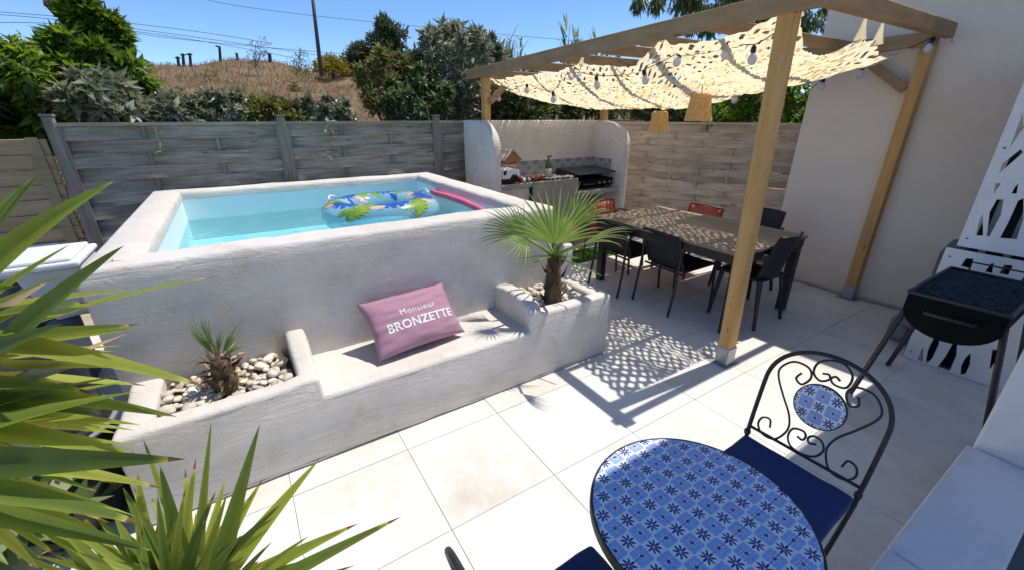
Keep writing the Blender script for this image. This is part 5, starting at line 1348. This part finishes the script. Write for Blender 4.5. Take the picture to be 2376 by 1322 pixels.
for (x0, x1, y0, y1, Y, m, lab) in ((335, 480, 238, 310, 6.0, 'grey', 'low grey-green shrub just right of the left tree, above the fence'), (450, 600, 232, 310, 6.1, 'grey', 'low silvery shrub above the fence left of the middle post'), (560, 720, 245, 310, 6.0, 'olive', 'low olive shrub above the middle fence post'), (680, 850, 238, 310, 6.1, 'grey', 'low grey-green shrub right of the middle fence post'),
                                ):
    back('low_shrub', lab, 'shrub', x0, x1, y0, y1, Y, LF[m], 3200, .085, .036, nclump=30, crad=.34, group=GB, spikes=9, dy=.3)
back('oleander', 'tall grey-green shrub left of the pergola above the fence', 'shrub', 840, 1000, 140, 300, 6.4, LF['olive'], 6000, .10, .03, nclump=50, crad=.25, spikes=10, group=GB, dy=.45)
back('oleander', 'dark mid-height shrub before the tall shrub, above the right of the grey fence', 'shrub', 900, 1060, 180, 300, 5.95, LF['dark'], 5000, .095, .036, nclump=40, crad=.28, spikes=6, group=GB, dy=.35)
back('oleander', 'tallest dark shrub beside the left end of the pergola beam', 'shrub', 965, 1145, 95, 300, 6.3, LF['grey'], 7500, .115, .034, nclump=60, crad=.22, spikes=22, group=GB, dy=.5, tl=(.2, 1))
back('oleander', 'silver-tipped shrub behind the end of the pergola beam', 'shrub', 1020, 1180, 100, 250, 7.2, LF['grey'], 7000, .11, .035, nclump=46, crad=.25, spikes=14, group=GB, dy=.5)
for (x0, x1, y0, y1, Y, lab) in ((1110, 1290, 175, 300, 6.2, 'dense dark hedge shrub behind the left of the kitchen'), (1260, 1450, 180, 300, 6.4, 'dense dark hedge shrub behind the middle of the kitchen'), (1420, 1620, 175, 300, 6.5, 'dense dark hedge shrub above the left of the brown fence'), (1580, 1760, 170, 300, 6.2, 'dense dark hedge shrub above the middle of the brown fence')):
    back('hedge_shrub', lab, 'shrub', x0, x1, y0, y1, Y, LF['dark'], 8500, .10, .04, nclump=60, crad=.28, group=GB, dy=.5)
c = Vector((6.75, 3.6, 1.75))
shrub('hedge_shrub', 'leafy green shrub between the brown fence and the house wall', 'shrub', c, (.75, .9, .75), LF['lush'], 8000, .11, .045, nclump=60, crad=.28, group=GB, droop=.3, tl=(0, .7))
# reeds standing above the pergola beam
def reeds(label, x, ytop, Y, n, h, spread):
    b = on_y(x, 290, Y); b.z = .2; top = on_y(x, ytop, Y).z
    t = thing('reed_clump', label, 'reeds', (b.x, b.y, 0), 'tall reeds above the pergola beam')
    V, F, T = [], [], []
    st = MB()
    for k in range(n):
        x0, y0 = b.x + random.uniform(-spread, spread), b.y + random.uniform(-.2, .2); zt = top - random.uniform(0, h * .6)
        st.tube([(x0, y0, 0), (x0 + .03, y0, zt * .6), (x0 + random.uniform(-.1, .1), y0, zt)], [.012, .01, .004], 5)
        for j in range(22):
            z = zt - h * 1.2 * j / 22; a_ = random.uniform(0, 6.28); L = random.uniform(.22, .42)
            bb_ = Vector((x0, y0, z)); tt = bb_ + Vector((math.cos(a_) * L * .55, math.sin(a_) * L * .55, L * random.uniform(.3, .85)))
            v, f = strip(bb_, tt, (0, 0, .05), .044, (math.cos(a_), math.sin(a_), 1.2), .15, 5)
            o0 = len(V); V += v; F += [[i + o0 for i in q] for q in f]; T += [random.random()] * len(v)
    st.build('stem', MAT['olive'] if False else PET, t)
    me = mesh('foliage', V, F, LF['reed']); tone(me, T); link('foliage', me, t)
reeds('wide clump of tall pale reeds left above the pergola beam', 1190, 88, 7.4, 15, .85, .5)
reeds('tall green reed clump in the middle above the pergola beam', 1308, 48, 7.0, 6, .85, .14)
reeds('short sparse reeds just above the pergola beam', 1395, 78, 7.2, 4, .5, .22)
# tall tree behind the pergola
back('drooping_tree', 'tall dark tree with long drooping leaves behind the pergola', 'tree', 1455, 1960, -170, 125, 8.2, LF['dark'], 15000, .20, .042, nclump=90, crad=.17, droop=2.2, up=0, dy=1.0, shape=.6, trunk_r=.09, tl=(.1, 1))
# sprigs hanging over the fence
for (x, y, lab, n) in ((758, 300, 'leafy sprig hanging over the grey fence right of the middle post', 16), (365, 320, 'single pale leaf sprig poking through the left fence panel', 5), (765, 372, 'small leaf sprig low on the grey fence above the pool rim', 8), (1640, 285, 'dark leaf tuft hanging over the brown fence', 26)):
    p = on_y(x, y, 5.36) if x < 1200 else on_x(x, y, 5.5)
    t = thing('vine_sprig', lab, 'vine', p)
    V = leaf_cloud([tuple(p), tuple(p + Vector((.03, 0, -.10))), tuple(p + Vector((.02, -.01, .06)))], [.05, .05, .05], n, .075, .03, .3)
    link('foliage', cloud_mesh('foliage', V, LF['grey' if x < 1200 else 'dark'], .5, 1), t)
    MB().tube([p + Vector((0, .03, .10)), p, p + Vector((.03, 0, -.12))], .003, 5).build('stem', PET, t)

# ------------------------------------------------------------ hill, far things
skyl = [(-600, 150), (0, 150), (330, 150), (450, 152), (540, 138), (620, 143), (690, 158), (760, 168), (850, 150), (950, 135), (1100, 150), (1400, 190), (2000, 230), (3000, 250)]
hv, hf = [], []; xs = np.linspace(-1500, 2600, 150); rs = [8.2, 8.8, 9.5, 10.5, 12, 14, 16, 18, 20, 22, 24, 26, 28, 30, 34, 40]
for x in xs:
    ys = float(np.interp(x, [a_ for a_, _ in skyl], [b_ for _, b_ in skyl])); top = far(x, ys, 28.0); d = Vector((top.x, top.y, 0)).normalized()
    for r in rs:
        t = min(1, (r - 8.2) / 19.8); s = t ** .8 * (1 if r <= 28 else max(.2, 1 - ((r - 28) / 14) ** 1.5))
        z = top.z * (s if r <= 28 else s) + (-.12) * (1 - t)
        p = d * r; hv.append((p.x, p.y, z + (.22 * noise.noise(Vector((p.x * .5, p.y * .5, 0))) + .1 * noise.noise(Vector((p.x * 1.7, p.y * 1.7, 3)))) * min(1, t * 4) * (.6 if r > 22 else 1)))
nr_ = len(rs)
for i in range(len(xs) - 1):
    for j in range(nr_ - 1): hf.append((i * nr_ + j, (i + 1) * nr_ + j, (i + 1) * nr_ + j + 1, i * nr_ + j + 1))
hill = link('hill', mesh('hill', hv, hf, MAT['hill'], smooth=True)); tag(hill, None, None, kind='structure')
HV = np.array(hv).reshape(len(xs), nr_, 3)
n = 60000
ii = RNG.uniform(34, 118, n); jj = RNG.uniform(0, 12.3, n) ** 1.0; i0 = ii.astype(int); j0 = jj.astype(int); fi, fj = (ii - i0)[:, None], (jj - j0)[:, None]
gp = (HV[i0, j0] * (1 - fi) + HV[i0 + 1, j0] * fi) * (1 - fj) + (HV[i0, j0 + 1] * (1 - fi) + HV[i0 + 1, j0 + 1] * fi) * fj
ln = RNG.uniform(.05, .24, (n, 1)) ** 1.0; a_ = RNG.uniform(0, 6.28, n); wv = np.stack([np.cos(a_), np.sin(a_), 0 * a_], 1) * .010
tipg = gp + np.concatenate([RNG.normal(0, .45, (n, 2)), np.ones((n, 1))], 1) * ln
V = np.empty((n, 4, 3)); V[:, 0] = gp - [0, 0, .03]; V[:, 1] = (gp + tipg) / 2 - wv; V[:, 2] = tipg; V[:, 3] = (gp + tipg) / 2 + wv
tag(link('dry_grass', cloud_mesh('dry_grass', V.reshape(-1, 3), LF['dry'])), 'dry straw-coloured grass covering the hillside', 'grass', kind='stuff')
# green and grey scrub clumps scattered over the slope
sc_c = []
for k in range(90):
    i_, j_ = RNG.uniform(36, 116), RNG.uniform(.3, 11.5); q = HV[int(i_), int(j_)] * (1 - j_ % 1) + HV[int(i_), int(j_) + 1] * (j_ % 1); sc_c.append(tuple(q + np.array([0, 0, .08])))
V = leaf_cloud(sc_c, list(RNG.uniform(.12, .4, 90)), 9000, .13, .035, 0, up=.5, lvar=.5)
V[:, 2] = np.maximum(V[:, 2], -.1)
tag(link('hill_scrub', cloud_mesh('hill_scrub', V, LF['olive'])), 'low olive scrub dotted over the dry hillside', 'scrub', kind='stuff')
# posts along the ridge
for (x, yb, yt, lab) in ((415, 150, 132, 'short fence stump on the ridge at left'), (427, 150, 125, 'short fence stump with crosspiece second from left on the ridge'), (443, 150, 124, 'third stump from left on the ridge'), (512, 142, 108, 'tallest leaning wooden post on the ridge'), (552, 140, 124, 'small post right of the tallest ridge post'), (628, 148, 125, 'dark thick stump near the middle of the ridge'), (733, 170, 142, 'dark stump beside the thin grey pole')):
    b_, t_ = far(x, yb + 6, 27.5), far(x - 3, yt, 27.5)
    t = thing('ridge_post', lab, 'post', b_, 'posts along the hill ridge')
    MB().tube([b_, t_], [.11 if x in (628, 733) else .07, .08 if x in (628, 733) else .055], 7).build('shaft', MAT['pole'], t)
    MB().bar(t_ + Vector((-.06 - .05 * (x % 3), 0, -.02 * (x % 4))), t_ + Vector((.05 + .04 * (x % 2), 0, -.05)), .05, .06).build('crosspiece', MAT['pole'], t)
# thin grey pole and dark leaning timber pole
b_, t_ = far(746, 178, 20), far(719, -60, 20)
t = thing('utility_pole', 'thin tall grey pole rising from the hill ridge', 'pole', b_); MB().tube([b_, t_], [.085, .055], 10).build('shaft', MAT['polem'], t, smooth=True)
b_, t_ = far(205, 90, 9.5), far(145, -40, 9.5); b2 = b_ + (b_ - t_) * 1.6; b2.z = max(-.1, b2.z)
t = thing('utility_pole', 'dark thick leaning timber pole behind the left tree', 'pole', b2); MB().tube([b2, b_, t_], [.20, .17, .15], 12).build('shaft', MAT['pole'], t, smooth=True)
q1, q2_ = far(100, 5, 9.4), far(150, 30, 9.4)
MB().tube([q1, q1.lerp(q2_, .4) + Vector((0, 0, .04)), q2_ + Vector((.05, 0, 0))], [.05, .10, .09], 7).build('stub_arm', MAT['bark'], t, cut=.1, wobble=.05, wscale=6)
# overhead wires
W_ = [((-100, 22), (330, 58), (620, 100), 'upper overhead wire crossing the sky at the left'), ((-100, 45), (250, 60), (1010, 172), 'long overhead wire running down to the right'), ((-100, 62), (300, 72), (800, 160), 'lower overhead wire at the left'), ((480, 0), (800, 45), (1500, 110), 'faint overhead wire from the top of the sky towards the reeds'), ((320, 78), (500, 100), (830, 128), 'short overhead wire above the ridge posts')]
for a_, m_, b_, lab in W_:
    A_, M_, B_ = far(*a_, 26), far(*m_, 26), far(*b_, 26); pts = []
    for k in range(25):
        t = k / 24; pts.append(A_ * (1 - t) * (1 - 2 * t) + M_ * 4 * t * (1 - t) + B_ * t * (2 * t - 1))
    tag(MB().tube(pts, .011, 4, cap=False).build('overhead_wire', MAT['wire']), lab, 'wire', 'overhead wires')
# conifers, yellow shrub, far houses
def tree_far(name, label, cat, x, yb, yt, wpx, D, mat, n, L, cone=True):
    b_, t_ = far(x, yb, D), far(x, yt, D); h = t_.z - b_.z; r = wpx / 1050 * D / 2
    t = thing(name, label, cat, b_)
    cs = [(b_.x + RNG.normal(0, 1) * r * .6 * (1 - .8 * q if cone else 1 - q * q), b_.y + RNG.normal(0, 1) * r * .6 * (1 - .8 * q if cone else 1), b_.z + h * q) for q in RNG.random(46)]
    V = leaf_cloud(cs, [r * .32] * len(cs), n, L, L * .28, 0, up=.5); link('crown', cloud_mesh('crown', V, mat), t)
    MB().tube([b_ - Vector((0, 0, .4)), t_ - Vector((0, 0, h * .1))], [.12, .03], 7).build('trunk', MAT['bark'], t)
tree_far('conifer', 'dark spreading conifer standing out above the far houses', 'tree', 903, 150, 52, 80, 24, LF['conifer'], 5000, .28)
tree_far('conifer', 'lower dark tree left of the conifer beside the thin pole', 'tree', 835, 165, 118, 80, 25, LF['conifer'], 3500, .25, False)
tree_far('yellow_shrub', 'yellow flowering shrub beside the thin grey pole', 'shrub', 770, 170, 140, 70, 24, LF['yellow'], 3000, .16, False)
for (x0, x1, yb, yt, D, lab) in ((842, 905, 160, 118, 30, 'tan far house with low roof behind the conifer'), (965, 1050, 165, 118, 30, 'tan far house behind the tall shrub')):
    p0, p1 = far(x0, yb, D), far(x1, yb, D); z1 = far((x0 + x1) / 2, yt, D).z; t = thing('far_house', lab, 'house', p0)
    d = (p1 - p0); d.z = 0; L_ = d.length; d.normalize(); nn = Vector((-d.y, d.x, 0)); zb = p0.z - 1.5; ze = z1 - .35
    def Q(a__, b__, z): q = p0 + d * a__ + nn * b__; return (q.x, q.y, z)
    MB().add([Q(0, 0, zb), Q(L_, 0, zb), Q(L_, 3, zb), Q(0, 3, zb), Q(0, 0, ze), Q(L_, 0, ze), Q(L_, 3, ze), Q(0, 3, ze)], [(0, 1, 5, 4), (1, 2, 6, 5), (2, 3, 7, 6), (3, 0, 4, 7), (4, 5, 6, 7)]).build('wall', MAT['farhouse'], t)
    MB().add([Q(-.2, -.2, ze), Q(L_ + .2, -.2, ze), Q(L_ + .2, 3.2, ze), Q(-.2, 3.2, ze), Q(-.2, 1.5, z1), Q(L_ + .2, 1.5, z1)], [(0, 1, 5, 4), (2, 3, 4, 5), (0, 4, 3), (1, 2, 5), (3, 2, 1, 0)]).build('roof', MAT['farroof'], t)
# sparse tall weeds on the ridge
for (x, yb, yt, lab) in ((592, 160, 85, 'thin grey-green weed on the ridge beside the middle stump'), (690, 172, 112, 'wispy pale weed stalks on the ridge left of the thin pole')):
    b_, t_ = far(x, yb, 22), far(x + 6, yt, 22); t = thing('tall_weed', lab, 'weed', b_)
    for k in range(7):
        dx = random.uniform(-.35, .35); MB().tube([b_, b_.lerp(t_, .5) + Vector((dx * .6, 0, 0)), t_ + Vector((dx, 0, -random.uniform(0, .8)))], [.02, .012, .005], 4).build('stalk', MAT['dryleaf'] if k % 2 else PET, t)
    V = leaf_cloud([tuple(b_.lerp(t_, q) + Vector((random.uniform(-.25, .25), 0, 0))) for q in (.15, .3, .45, .6, .75)], [.28] * 5, 260, .12, .03, 0, up=.4); link('foliage', cloud_mesh('foliage', V, LF['grey'], 0, .6), t)
